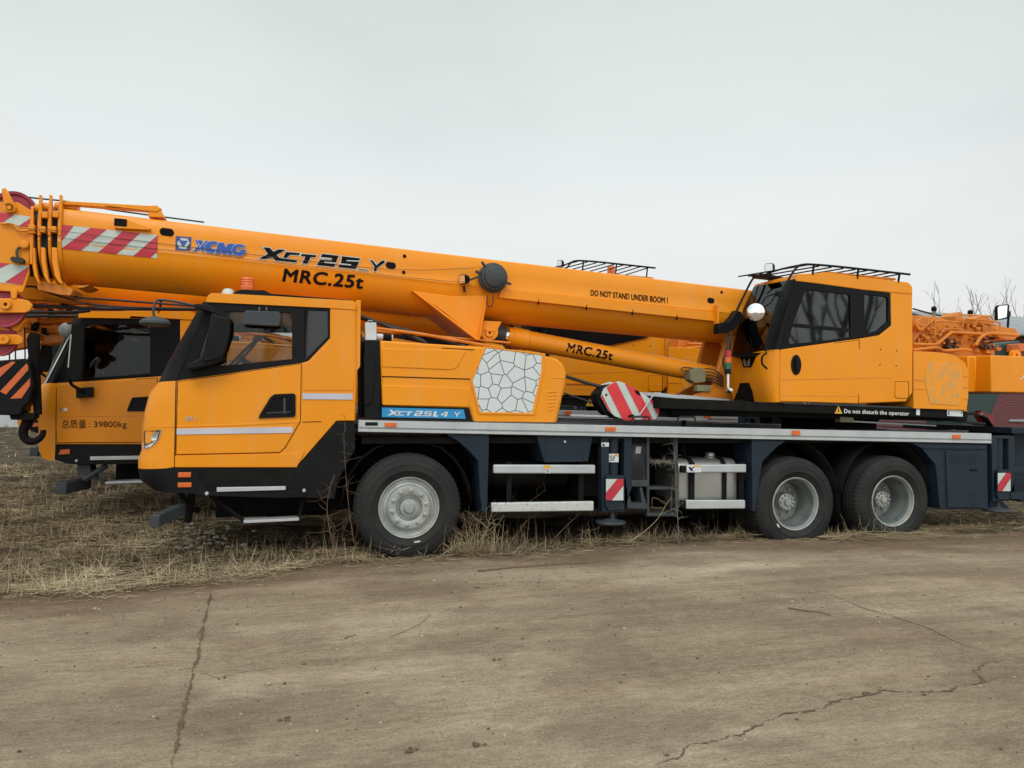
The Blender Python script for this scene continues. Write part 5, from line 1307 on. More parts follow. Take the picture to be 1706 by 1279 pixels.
# =================================================================== HOOK BLOCKS
ORG = at(1050, 690, 7.95)
hbk = tag(empty('hook_block', ORG), 'red and white striped hook block lying on the nearest crane\'s deck', 'hook block')
hx = [(1002, 661), (1004, 653), (1007, 647), (1017.7, 639.7), (1031.4, 635), (1043, 638.7), (1056.7, 646), (1079, 661), (1099, 675.6), (1098, 690), (1092.6, 698.8), (1043, 700), (1024, 693.5), (1013.5, 683)]
Yk2 = 7.93
mb = MB(); mb.px(hx, Yk2, Yk2+.03); mb.poly(fx(hx, Yk2), Yk2+.26, Yk2+.29); mb.build('side_plate', 'palegreen', hbk, bevel=.006, each=True)
def clipband(poly, x0, x1, k, cy=668):
    """part of poly between two slanted lines x = x0 + k*(y-cy)"""
    def side(p, lim, s_): return (p[0]-(lim+k*(p[1]-cy)))*s_
    def cl(ps, lim, s_):
        r = []
        for i in range(len(ps)):
            p, n = ps[i], ps[(i+1) % len(ps)]; a_, b_ = side(p, lim, s_), side(n, lim, s_)
            if a_ >= 0: r.append(p)
            if (a_ >= 0) != (b_ >= 0):
                t = a_/(a_-b_); r.append((p[0]+(n[0]-p[0])*t, p[1]+(n[1]-p[1])*t))
        return r
    return cl(cl(poly, x0, 1), x1, -1)
decal('red_stripe', [q for q in (clipband(hx, x0, x1, .5) for x0, x1 in ((990, 1009), (1022, 1043), (1056, 1073), (1084, 1104))) if len(q) > 2], 'brightred', hbk, y=Yk2, off=.005)
mb = MB()
q = at(1026, 668, Yk2+.06); mb.lathe(q, [(0, 0), (.17, 0), (.2, .01), (.17, .04), (.17, .1), (.2, .14), (.17, .16), (0, .16)], 36)
mb.px([(994, 655), (1006, 642), (1018, 640), (1016, 690), (1010, 690), (996, 672)], Yk2+.05, Yk2+.24)
mb.px([(1098, 682), (1120, 683), (1140, 682), (1147, 688), (1145, 697), (1120, 695), (1098, 697)], Yk2+.08, Yk2+.2)
mb.build('sheave', 'black', hbk, .012)
mb = MB()
for q in ((1010, 657.5), (1050, 692), (1063, 653)): mb.lathe(at(q[0], q[1], Yk2), [(0, -.01), (.011, -.01), (.013, 0)], 10)
mb.px([(1057, 650), (1062, 650), (1067, 656), (1066, 659), (1060, 656)], Yk2-.007, Yk2); mb.px([(1046, 692), (1056, 690), (1057, 693), (1048, 696)], Yk2-.007, Yk2)
mb.build('bolt_hole', 'ink', hbk, each=True)
mb = MB(); mb.pxtube([(1090, 656, Yk2-.04), (1066, 690, Yk2-.04)], .006, 6); mb.pxbox(1089, 653.5, 1101, 656.5, Yk2-.05, Yk2-.03); mb.build('pull_rod', 'alu', hbk)
mb = MB()
for x in (1054, 1130): mb.pxtube([(x, 704, Yk2-.08), (x, 696, Yk2-.08), (x+5, 694, Yk2-.08), (x+24, 694, Yk2-.08), (x+28, 697, Yk2-.08), (x+28, 704, Yk2-.08)], .012, 6, 0, 2)
mb.build('lashing_hook', 'hose', hbk, each=True)
mb = MB(); mb.pxtube([(940, 626, 8.4), (975, 637, 8.2), (1005, 645, 8.05)], .02, 8); mb.pxtube([(940, 655, 8.4), (1008, 678, 8.05)], .012, 8); mb.build('hoist_rope', 'hose', hbk, each=True)

Yn = 10.1
ORG = at(30, 640, Yn)
hb2 = tag(empty('hook_block', ORG), 'black hook block with orange stripes hanging left of the second cab', 'hook block')
mb = MB(); pl_ = [(-50, 606), (0, 600), (40, 597), (50, 605), (56, 640), (50, 668), (40, 676), (36, 688), (30, 692), (-50, 690)]
mb.px(pl_, Yn, Yn+.28); mb.build('side_plate', 'black', hb2, bevel=.015, seg=3, each=True)
decal('orange_stripe', [[(-40, 634), (20, 602), (26, 603), (0, 628), (-40, 650)], [(0, 652), (44, 605), (47, 610), (47, 616), (10, 657)], [(17, 664), (50, 630), (50, 642), (36, 663)]], 'lens', hb2, y=Yn, off=.005)
mb = MB(); mb.px([(15, 688), (58, 688), (56, 697), (48, 700), (18, 699)], Yn+.04, Yn+.24)
mb.pxtube([(47, 697, Yn+.14), (44, 705, Yn+.14), (39, 718, Yn+.14), (41, 729, Yn+.14), (50, 735, Yn+.14), (62, 733, Yn+.14), (71, 724, Yn+.14), (72, 716, Yn+.14)], .062, 12, 0, 4, .03)
mb.build('hook', 'matblack', hb2, .0)
mb = MB(); mb.px([(44, 565), (50, 553), (62, 555), (63, 610), (66, 690), (56, 693), (52, 640)], Yn+.1, Yn+.2)
for x in (14, 24, 40): mb.pxtube([(x, 490, Yn+.1), (x+2, 604, Yn+.14)], .008, 6)
mb.build('hanger_rope', 'matblack', hb2)

# =================================================================== GROUND
ORG = Vector((0, 0, 0))
def smooth(a, b, x): t = max(0, min(1, (x-a)/(b-a))); return t*t*(3-2*t)
EDGE = [gr(*p) for p in ((-300, 1010), (0, 990), (180, 985), (350, 970), (450, 955), (540, 938), (640, 930), (760, 926), (850, 924), (1000, 908), (1250, 897), (1400, 897), (1500, 893), (1706, 884))]
def edge_y(x):
    if x <= EDGE[0].x: return EDGE[0].y
    for a_, b_ in zip(EDGE, EDGE[1:]):
        if x <= b_.x: return a_.y+(b_.y-a_.y)*(x-a_.x)/(b_.x-a_.x)
    return EDGE[-1].y
from mathutils import noise as NZ
def gz(x, y):
    e = edge_y(x); d = y-e
    z = .012*NZ.noise(Vector((x*.6, y*.9, 0)))*smooth(1.5, 4, y)
    z -= .065*smooth(.0, .22, d)*(1-smooth(2.5, 5, x))
    z -= (.058-.04*smooth(5.9, 6.6, x))*smooth(.0, .25, d)*smooth(2.5, 5, x)
    z += .04*NZ.noise(Vector((x*1.3, y*1.3, 5)))*smooth(.4, 1.4, d)
    return z
def axis_pts(a, b, dense0, dense1, step, grow_=1.25):
    pts = [dense0]; 
    while pts[-1] < dense1: pts.append(pts[-1]+step)
    s_ = step
    while pts[-1] < b: s_ *= grow_; pts.append(pts[-1]+s_)
    s_ = step; lo_ = [dense0]
    while lo_[-1] > a: s_ *= grow_; lo_.append(lo_[-1]-s_)
    return lo_[::-1]+pts[1:]
XS = axis_pts(-1500, 1500, -5, 10, .1); YS = axis_pts(-200, 2500, 6, 10, .06)
mb = MB(); mb.grid([[Vector((x, y, gz(x, y) if -12 < x < 16 and y < 16 else -.05)) for x in XS] for y in YS], 0)
# blended road / field material driven by distance from the road edge
def ground_mat():
    m, nt, b = newmat('dirt_ground')
    L = nt.links.new; NN = nt.nodes.new
    tc = NN('ShaderNodeTexCoord')
    def noise(scale, sc=(1, 1, 1), detail=8, rough=.6):
        mp = NN('ShaderNodeMapping'); mp.inputs['Scale'].default_value = sc; L(tc.outputs['Object'], mp.inputs['Vector'])
        n = NN('ShaderNodeTexNoise'); n.inputs['Scale'].default_value = scale; n.inputs['Detail'].default_value = detail; n.inputs['Roughness'].default_value = rough
        L(mp.outputs[0], n.inputs['Vector']); return n.outputs['Fac']
    def ramp(fac, els):
        r = NN('ShaderNodeValToRGB'); cr = r.color_ramp
        cr.elements[0].position = els[0][0]; cr.elements[0].color = (*els[0][1], 1); cr.elements[1].position = els[-1][0]; cr.elements[1].color = (*els[-1][1], 1)
        for p, c in els[1:-1]: e = cr.elements.new(p); e.color = (*c, 1)
        L(fac, r.inputs['Fac']); return r.outputs[0]
    def mix(f_, a_, b_, mode='MIX'):
        x = NN('ShaderNodeMixRGB'); x.blend_type = mode
        for s_, v in ((0, f_), (1, a_), (2, b_)):
            if isinstance(v, (int, float)): x.inputs[s_].default_value = v
            elif isinstance(v, tuple): x.inputs[s_].default_value = (*v, 1)
            else: L(v, x.inputs[s_])
        return x.outputs[0]
    road = ramp(noise(.55, (.35, 1.6, 1), 5), [(.30, (.228, .172, .118)), (.45, (.278, .217, .155)), (.58, (.325, .26, .19)), (.75, (.385, .318, .242))])
    bands = ramp(noise(1.4, (.12, 1.5, 1), 4), [(.35, (.82, .80, .78)), (.65, (1.1, 1.09, 1.07))])
    road = mix(1, road, bands, 'MULTIPLY')
    patch = ramp(noise(.9, (1, 1, 1), 3), [(.50, (0, 0, 0)), (.57, (1, 1, 1))])
    road = mix(mix(1, patch, (.4, .4, .4), 'MULTIPLY'), road, (.165, .115, .08))
    ea = NN('ShaderNodeAttribute'); ea.attribute_name = 'edge_dirt'
    em = NN('ShaderNodeMath'); em.operation = 'MULTIPLY_ADD'; em.inputs[1].default_value = 1.1; L(noise(1.7, (.5, 1.2, 1), 7), em.inputs[0]); L(ea.outputs['Fac'], em.inputs[2])
    er = NN('ShaderNodeMapRange'); er.inputs['From Min'].default_value = .95; er.inputs['From Max'].default_value = 1.35; er.inputs['To Max'].default_value = .85; L(em.outputs[0], er.inputs['Value'])
    road = mix(er.outputs[0], road, (.150, .098, .066))
    streak = ramp(noise(2.0, (.22, 2.2, 1), 8, .75), [(.36, (.88, .86, .84)), (.52, (1, 1, 1)), (.68, (1.10, 1.11, 1.12))])
    dustp = ramp(noise(1.1, (.6, 1.3, 1), 8, .65), [(.48, (1, 1, 1)), (.60, (1.24, 1.25, 1.27))])
    road = mix(1, road, dustp, 'MULTIPLY')
    road = mix(1, road, streak, 'MULTIPLY')
    grit = ramp(noise(60, (1, 1, 1), 6, .8), [(.32, (.6, .58, .56)), (.5, (1, 1, 1)), (.7, (1.3, 1.3, 1.28))])
    road = mix(1, road, grit, 'MULTIPLY')
    fine = ramp(noise(14, (.7, 1.6, 1), 8, .75), [(.35, (.80, .78, .76)), (.6, (1.12, 1.12, 1.1))])
    road = mix(1, road, fine, 'MULTIPLY')
    pit = ramp(noise(130, (1, 1, 1), 3, .7), [(.30, (.55, .53, .50)), (.40, (1, 1, 1)), (.64, (1, 1, 1)), (.70, (1.35, 1.34, 1.3))])
    road = mix(1, road, pit, 'MULTIPLY')
    field = ramp(noise(2.2), [(.3, (.022, .015, .010)), (.5, (.06, .043, .026)), (.7, (.13, .098, .06))])
    field = mix(1, field, ramp(noise(30, (1, 1, 1), 8, .8), [(.3, (.45, .45, .45)), (.7, (1.5, 1.45, 1.35))]), 'MULTIPLY')
    at_ = NN('ShaderNodeAttribute'); at_.attribute_name = 'field'
    ad = NN('ShaderNodeMath'); ad.operation = 'MULTIPLY_ADD'; ad.inputs[1].default_value = .9; L(noise(5), ad.inputs[0]); L(at_.outputs['Fac'], ad.inputs[2])
    mk = NN('ShaderNodeMapRange'); mk.inputs['From Min'].default_value = .75; mk.inputs['From Max'].default_value = 1.1; L(ad.outputs[0], mk.inputs['Value'])
    L(mix(mk.outputs[0], road, field), b.inputs['Base Color'])
    b.inputs['Roughness'].default_value = .95; b.inputs['Specular IOR Level'].default_value = .2
    bp = NN('ShaderNodeBump'); bp.inputs['Strength'].default_value = .8; bp.inputs['Distance'].default_value = .014
    h = NN('ShaderNodeMath'); h.operation = 'ADD'; L(noise(55, (1, 1, 1), 6, .8), h.inputs[0]); L(noise(9, (.6, 2, 1), 8, .7), h.inputs[1])
    L(h.outputs[0], bp.inputs['Height']); L(bp.outputs[0], b.inputs['Normal'])
    return m
g_ob = mb.build('ground', ground_mat(), None, smooth_all=True)
tag(g_ob, kind='structure')
at_ = g_ob.data.attributes.new('field', 'FLOAT', 'POINT')
at_.data.foreach_set('value', [max(0, min(1, .5+(v.co.y-edge_y(v.co.x))*1.6)) for v in g_ob.data.vertices])

ed_ = g_ob.data.attributes.new('edge_dirt', 'FLOAT', 'POINT')
ed_.data.foreach_set('value', [max(0, 1-abs(v.co.y-edge_y(v.co.x))/(1.15+.5*smooth(0, 5, v.co.x))) for v in g_ob.data.vertices])
# cracks and joints in the hard surface
M['crack'] = paint('dark_crack_soil', (.10, .072, .048), (.15, .11, .075), .95, scale=12, spec=.1)
M['joint'] = paint('soil_filled_joint', (.20, .152, .108), (.25, .198, .145), .95, scale=9, spec=.1)
def crack(pts, w, name='road_crack', jit=.02, mat='crack', step=.012, fade=True):
    P = [gr(*p) for p in pts]; out = []
    for a_, b_ in zip(P, P[1:]):
        n = max(2, int((b_-a_).length/step))
        for k in range(n): out.append(a_.lerp(b_, k/n))
    out.append(P[-1]); L_, R_ = [], []
    for i, p in enumerate(out):
        t = (out[min(i+1, len(out)-1)]-out[max(i-1, 0)]).normalized(); nn = Vector((-t.y, t.x, 0))
        j = jit*NZ.noise(Vector((p.x*6, p.y*6, 3)))+jit*.55*NZ.noise(Vector((p.x*22, p.y*22, 9)))+jit*.35*NZ.noise(Vector((p.x*70, p.y*70, 2)))
        e = min(1, min(i, len(out)-1-i)/30) if fade else 1
        ww = w*max(.10, .30+.9*NZ.noise(Vector((p.x*7, p.y*7, 1)))+1.0*NZ.noise(Vector((p.x*38, p.y*38, 4)))+.35)*max(.12, e)*.5
        c = p+nn*j
        for lst, s_ in ((L_, 1), (R_, -1)):
            q = c+nn*ww*s_; lst.append(Vector((q.x, q.y, gz(q.x, q.y)+.004)))
    m = MB(); m.grid([L_, R_], 0, True); o = m.build(name, mat, None); tag(o, kind='structure'); return o
crack([(1090, 1279), (1150, 1248), (1205, 1228), (1285, 1198), (1300, 1189), (1375, 1176), (1385, 1169), (1445, 1158), (1470, 1150), (1560, 1155), (1630, 1140), (1640, 1135), (1622, 1120), (1650, 1105), (1680, 1101), (1720, 1106)], .017, jit=.035)
crack([(1630, 1140), (1660, 1131), (1710, 1128)], .008)
crack([(1672, 1089), (1690, 1091), (1712, 1090)], .007)
crack([(642, 1164), (668, 1178), (680, 1195), (700, 1206)], .006)
crack([(352, 985), (340, 1040), (322, 1120), (303, 1200), (285, 1285)], .022, 'road_joint', .014, 'crack')
crack([(0, 1128), (110, 1118), (300, 1106), (360, 1128), (440, 1114), (530, 1103)], .006, 'road_joint', .02, 'joint')
crack([(1385, 990), (1450, 1016), (1530, 1040), (1620, 1080), (1670, 1093)], .022, 'road_joint', .03, 'joint')

# pebbles and clods
rnd = random.Random(11)
def stone(mb, p, r, mi):
    n = 6; vs = []; 
    for lat, s_ in ((-.5, .7), (.1, 1), (.65, .62)):
        for k in range(n):
            a_ = 2*PI*k/n+lat; rr = r*s_*rnd.uniform(.7, 1.2); vs.append((p[0]+rr*math.cos(a_), p[1]+rr*math.sin(a_)*.8, p[2]+r*(lat+.35)*.7))
    fs = [[k, (k+1) % n, n+(k+1) % n, n+k] for k in range(n)]+[[n+k, n+(k+1) % n, 2*n+(k+1) % n, 2*n+k] for k in range(n)]+[[2*n+k for k in range(n)]]
    mb.add(vs, fs, mi, False)
mb = MB()
for k in range(1500):
    px = rnd.uniform(-60, 1760); py = 1279-(rnd.random()**.6)*380 if rnd.random() < .75 else rnd.uniform(905, 1010)
    p = gr(px, max(900, py)); 
    if p.y > edge_y(p.x)+.5: continue
    r = rnd.uniform(.0025, .006)+.008*rnd.random()**6
    stone(mb, (p.x, p.y, gz(p.x, p.y)), r, 0 if rnd.random() < .55 else 1)
for cl_ in ((870, 965, 60, 12, 150), (190, 1020, 60, 12, 60), (360, 1000, 25, 30, 40), (1280, 1010, 70, 15, 70), (330, 890, 35, 12, 130)):
    for k in range(cl_[4]):
        px, py = rnd.gauss(cl_[0], cl_[2]), rnd.gauss(cl_[1], cl_[3]); p = gr(px, py)
        big = cl_[1] < 900
        stone(mb, (p.x, p.y, gz(p.x, p.y)), rnd.uniform(.02, .045) if big else rnd.uniform(.003, .008), 0 if rnd.random() < .6 else 1)
M['pebble'] = paint('pale_pebble', (.30, .26, .20), (.40, .36, .29), .9, scale=30)
M['clod'] = paint('dark_clod', (.08, .055, .035), (.14, .10, .065), .95, scale=30)
tag(mb.build('pebbles', ['pebble', 'clod'], None), kind='stuff')
named = [((1040, 1047), .018, 0, 'pale flat stone on the road, right of centre'), ((723, 968), .02, 0, 'pale stone on the road just in front of the front wheel'),
         ((158, 1014), .017, 0, 'pale round stone near the left grass edge'), ((1163, 998), .016, 0, 'pale stone on the road under the fuel tank'), ((1320, 1002), .018, 0, 'pale stone beside the dark twig on the road')]
for (px, py), r, mi, lab in named:
    p = gr(px, py); ORG = Vector((p.x, p.y, gz(p.x, p.y))); m = MB(); stone(m, ORG, r, 0)
    o = m.build('stone', ['pebble'], None, .003); tag(o, lab, 'stone')
for (px, py), r, lab in (((470, 1200), .022, 'dark earth clod right of the long road joint'), ((686, 1250), .024, 'larger of the dark earth clods near the bottom centre'), ((800, 1240), .022, 'dark earth clod with a pale stone near the bottom centre'), ((1442, 1156), .022, 'dark earth clod lying in the road crack'), ((794, 980), .022, 'dark earth clod near the twig behind the front wheel')):
    p = gr(px, py); ORG = Vector((p.x, p.y, gz(p.x, p.y))); m = MB()
    for k in range(5): stone(m, ORG+Vector((rnd.uniform(-.03, .03), rnd.uniform(-.02, .02), 0)), r*rnd.uniform(.3, .8), 0)
    o = m.build('earth_clod', ['clod'], None); tag(o, lab, 'clod')
ORG = Vector((0, 0, 0))
M['twig'] = paint('dry_twig', (.11, .065, .04), (.17, .11, .07), .9, scale=20)
M['vinegrey'] = paint('grey_dead_vine', (.16, .135, .10), (.22, .19, .14), .9, scale=20)
M['straw1'] = paint('pale_straw', (.36, .29, .16), (.28, .22, .12), .85, scale=20)
def twig(pts, r, mat, lab):
    P = [gr(*p) for p in pts]; m = MB(); o_ = P[0]
    m.tube([Vector((p.x, p.y, gz(p.x, p.y)+r+.004)) for p in P], r, 6, 0, r*.5, 4)
    global ORG; ORG = Vector((o_.x, o_.y, 0)); ob = m.build('twig', mat, None); ORG = Vector((0, 0, 0)); tag(ob, lab, 'twig')
twig([(796, 952), (870, 945), (930, 941), (980, 939)], .007, 'twig', 'long straight dark twig on the road behind the front wheel')
twig([(650, 1061), (680, 1050), (705, 1037), (715, 1024), (705, 1015)], .004, 'straw1', 'curved pale straw stalk lying on the road')
twig([(1313, 1014), (1345, 1019), (1370, 1022), (1384, 1027)], .006, 'twig', 'short dark twig on the right side of the road')
twig([(1045, 1028), (1075, 1027), (1106, 1028)], .003, 'straw1', 'straight pale straw stalk on the road, right of centre')
twig([(574, 1064), (583, 1061), (593, 1058)], .004, 'twig', 'tiny dark twig left of the curved stalk')

# ------------------------------------------------------------------ dry grass
def strawmat():
    m, nt, b = newmat('dry_grass')
    a_ = nt.nodes.new('ShaderNodeAttribute'); a_.attribute_name = 'tone'
    r = nt.nodes.new('ShaderNodeValToRGB'); cr = r.color_ramp
    cr.elements[0].position = 0; cr.elements[0].color = (.06, .04, .025, 1); cr.elements[1].position = 1; cr.elements[1].color = (.56, .475, .33, 1)
    for p, c in ((.3, (.17, .12, .07)), (.5, (.29, .22, .13)), (.72, (.40, .315, .20)), (.88, (.48, .385, .24))): e = cr.elements.new(p); e.color = (*c, 1)
    nt.links.new(a_.outputs['Fac'], r.inputs['Fac']); nt.links.new(r.outputs[0], b.inputs['Base Color'])
    b.inputs['Roughness'].default_value = .8; b.inputs['Specular IOR Level'].default_value = .2
    return m
SM = strawmat()
def straw(name, samples, label=None):
    vs, fs, tone = [], [], []
    for (x, y, z, L_, w, elev, az, droop, tn) in samples:
        d = Vector((math.cos(az)*math.cos(elev), math.sin(az)*math.cos(elev), math.sin(elev))); s_ = Vector((-math.sin(az), math.cos(az), 0))*w
        s_ = (s_+Vector((0, 0, w*rnd.uniform(-.8, .8))))
        p = Vector((x, y, z)); n = 3; o = len(vs)
        for k in range(n+1):
            t = k/n; q = p+d*(L_*t)+Vector((0, 0, -droop*L_*t*t)); ww = (1-t*.85)
            if q.z < z+.003: q.z = z+.003+.01*rnd.random()
            vs.append(tuple(q-s_*ww)); vs.append(tuple(q+s_*ww)); tone += [tn, tn]
        for k in range(n): fs.append((o+2*k, o+2*k+1, o+2*k+3, o+2*k+2))
    me = bpy.data.meshes.new(name); me.from_pydata(vs, [], fs); me.materials.append(SM)
    a_ = me.attributes.new('tone', 'FLOAT', 'POINT'); a_.data.foreach_set('value', tone)
    ob = bpy.data.objects.new(name, me); COL.objects.link(ob); tag(ob, kind='stuff'); return ob
def at_wheel(x, y):
    return y < 7.95 and any(abs(x-c_) < .42 for c_ in (1.1, 5.57, 6.93))
sam = []
rnd = random.Random(5)
def blade(x, y, lying=.8, Ls=(.08, .28), tone=None, w=(.0012, .003)):
    z = gz(x, y) if y < 16 and -12 < x < 16 else -.05
    if at_wheel(x, y) and rnd.random() < .93: return
    el = rnd.uniform(0, .35) if rnd.random() < lying else rnd.uniform(.5, 1.4)
    # patchy tone
    t = .5+.5*NZ.noise(Vector((x*.9, y*.9, 2)))+rnd.uniform(-.3, .3) if tone is None else tone+rnd.uniform(-.2, .2)
    dist = max(1, y/8)
    sam.append((x, y, z+rnd.uniform(0, .05)+max(0, .10*NZ.noise(Vector((x*2.2, y*2.2, 4)))), rnd.uniform(*Ls)*(1+.15*dist), rnd.uniform(*w)*dist, el, rnd.uniform(0, 2*PI), rnd.uniform(0, .5), max(0, min(1, t))))
# left field near the road, seen under and before the cabs
N_ = 0
while N_ < 78000:
    y = 6.6+(rnd.random()**1.5)*12; x = rnd.uniform(-.55*y-1.5, 1.0)
    e = edge_y(x)+.06*NZ.noise(Vector((x*3, 0, 0)))
    if y < e-.12: continue
    N_ += 1
    den = NZ.noise(Vector((x*1.1, y*1.1, 7)))
    if x > -1.2 and y > 8.1 and y < 10.3 and rnd.random() < .8: continue
    if den < -.22 and rnd.random() < .65: continue
    blade(x, y, .78)
straw('dry_grass', sam)
sam = []
for k in range(9000):
    x = rnd.uniform(-30, 1); y = rnd.uniform(14, 60)
    blade(x, y, .6, (.1, .3))
straw('dry_grass', sam)
sam = []
# verge under the crane and along the road edge
for k in range(9500):
    x = rnd.uniform(.3, 8.6); e = edge_y(x)
    y = e+abs(rnd.gauss(0, .13))-.06
    den = NZ.noise(Vector((x*1.6, 3, 7)))
    if den < .05 and rnd.random() < .8: continue
    blade(x, y, .93, (.06, .24), .38+.4*den)
for cx, n, hgt, sp in ((790, 620, .45, .20), (740, 160, .2, .2), (850, 120, .3, .2), (905, 120, .25, .25), (980, 160, .26, .2), (1085, 420, .3, .2), (1130, 200, .25, .15), (1200, 150, .22, .3), (1300, 80, .15, .2), (1395, 260, .2, .3), (1430, 120, .2, .3), (620, 200, .12, .3)):
    c = gr(cx, edge and 915 if False else (905 if cx > 1000 else 922))
    for k in range(n):
        x = rnd.gauss(c.x, sp); y = edge_y(x)+abs(rnd.gauss(.05, .12)); z = gz(x, y)
        if at_wheel(x, y) and rnd.random() < .8: continue
        sam.append((x, y, z, rnd.uniform(.4, 1.15)*hgt, rnd.uniform(.0015, .0035), rnd.uniform(.15, 1.35), rnd.uniform(0, 2*PI), rnd.uniform(0, .6), rnd.uniform(.25, .9)))
# tall thin stalks
for k in range(150):
    x = rnd.uniform(-3.0, 5.2); y = edge_y(x)+rnd.uniform(.05, .7); z = gz(x, y)
    if at_wheel(x, y): continue
    sam.append((x, y, z, rnd.uniform(.25, .65), rnd.uniform(.001, .0018), rnd.uniform(.8, 1.5), rnd.uniform(0, 2*PI), rnd.uniform(0, .25), rnd.uniform(.3, .8)))
# heap behind the rear wheel and field on the right
for k in range(9000):
    x = rnd.uniform(7.0, 14); y = edge_y(x)+abs(rnd.gauss(.3, 1.2)); 
    z = gz(x, y) if x < 16 and y < 16 else 0; z += .12*math.exp(-((y-edge_y(x)-.8)/.6)**2)*rnd.random()
    sam.append((x, y, z, rnd.uniform(.08, .3), rnd.uniform(.0015, .0035), rnd.uniform(0, .5), rnd.uniform(0, 2*PI), rnd.uniform(0, .5), max(0, min(1, rnd.gauss(.55, .25)))))
for k in range(1400):   # matted stalks pointing at the camera right of rear wheels
    x = rnd.uniform(5.8, 7.4); y = edge_y(x)+rnd.gauss(.0, .12); z = gz(x, y)
    sam.append((x, y, z+.02, rnd.uniform(.1, .4), rnd.uniform(.001, .002), rnd.uniform(-.05, .25), rnd.uniform(-1.2, .4), .1, rnd.uniform(.2, .9)))
straw('dry_grass', sam)
sam = []
for k in range(2600):   # loose stalks spilled on the hard surface
    x = rnd.uniform(-3, 9); y = edge_y(x)-abs(rnd.gauss(0, .16))
    if NZ.noise(Vector((x*1.8, 9, 3))) < -.05 and rnd.random() < .8: continue
    sam.append((x, y, gz(x, y)+.003, rnd.uniform(.04, .2), rnd.uniform(.0012, .0025), rnd.uniform(0, .12), rnd.gauss(0, .6)+(PI if rnd.random() < .5 else 0), .1, rnd.uniform(.25, .85)))
straw('dry_grass', sam)
# climbing dead vines: single plants with stems
def vine(pts, r, lab, twigs=14, sd=1, spread=.12, mat='twig'):
    rr = random.Random(sd); P = [at(*p) for p in pts]
    global ORG; ORG = Vector((P[0].x, P[0].y, 0)); m = MB(); m.tube(P, r, 6, 0, r*.4, 5)
    for k in range(twigs):
        i = rr.randrange(len(P)-1); a_ = P[i].lerp(P[i+1], rr.random()); q = [a_]; d = Vector((rr.gauss(0, 1), rr.gauss(0, .3), rr.gauss(.2, 1))).normalized()
        for j in range(4): d = (d+Vector((rr.gauss(0, .5), rr.gauss(0, .2), rr.gauss(0, .5)))).normalized(); q.append(q[-1]+d*spread*rr.uniform(.3, 1)/2.2)
        m.tube(q, r*.5, 4, 0, r*.2, 2)
    o = m.build('dead_vine', mat, None); ORG = Vector((0, 0, 0)); return tag(o, lab, 'vine')
vine([(590, 905, D-.02), (583, 860, D-.03), (577, 800, D-.03), (573, 740, D-.03), (575, 700, D-.02)], .0035, 'dead vine hanging down the black skirt behind the cab of the nearest crane', 22, 2, .16)
vine([(553, 905, D+.02), (545, 850, D), (549, 815, D), (557, 790, D)], .004, 'short dead vine left of the tall vine behind the cab', 16, 3, .2)
vine([(1131, 916, D-.02), (1130, 880, D-.02), (1127, 830, D+.0), (1125, 780, D+.02), (1122, 735, D+.03)], .004, 'dead vine tangled round the ladder post beside the fuel tank', 60, 4, .10, 'vinegrey')
vine([(1118, 770, D+.02), (1100, 769, D+.03), (1085, 770, D+.03)], .006, 'dead vine wound along the upper ladder rung', 26, 5, .06, 'vinegrey')
vine([(1045, 905, D-.1), (1070, 888, D-.06), (1095, 865, D-.03), (1110, 840, D-.02), (1119, 828, D)], .004, 'pale bent stalk leaning on the ladder', 5, 6, .2, 'straw1')
vine([(915, 905, D+.1), (935, 885, D+.1), (955, 865, D+.1), (975, 848, D+.12)], .004, 'thin stalk slanting under the side guards', 6, 7, .2)
vine([(865, 845, D+.25), (890, 830, D+.25), (910, 815, D+.25)], .003, 'dark twig crossing between the two side guards', 6, 8, .2)

vine([(772, 925, D-.12), (775, 900, D-.1), (783, 880, D-.08), (790, 862, D-.06)], .004, 'bushy dead weed just behind the front wheel', 26, 11, .22)
vine([(800, 922, D-.1), (806, 895, D-.08), (815, 870, D-.05)], .004, 'dead weed below the fender tip behind the front wheel', 22, 12, .22, 'straw1')
vine([(735, 925, D-.15), (755, 912, D-.15), (775, 905, D-.15), (792, 893, D-.12)], .004, 'pale stalk leaning across the bottom of the front tyre', 10, 13, .2, 'straw1')
vine([(880, 915, D-.0), (872, 895, D), (866, 875, D+.02)], .003, 'thin dead weed under the lower side guard', 14, 14, .18)
vine([(985, 912, D-.1), (983, 895, D-.1), (980, 880, D-.08)], .003, 'dead weed in front of the outrigger foot', 16, 15, .15, 'straw1')
vine([(1180, 905, D-.1), (1172, 888, D-.1), (1160, 878, D-.08)], .003, 'dead weed under the fuel tank', 18, 16, .15)
vine([(1400, 898, D-.2), (1425, 890, D-.18), (1452, 885, D-.15), (1500, 886, D-.12)], .004, 'flattened dead weed lying in front of the rearmost wheel', 26, 17, .2, 'straw1')
vine([(553, 925, D-.05), (556, 900, D-.05), (548, 880, D-.05)], .003, 'small dead weed left of the front wheel', 14, 18, .15)
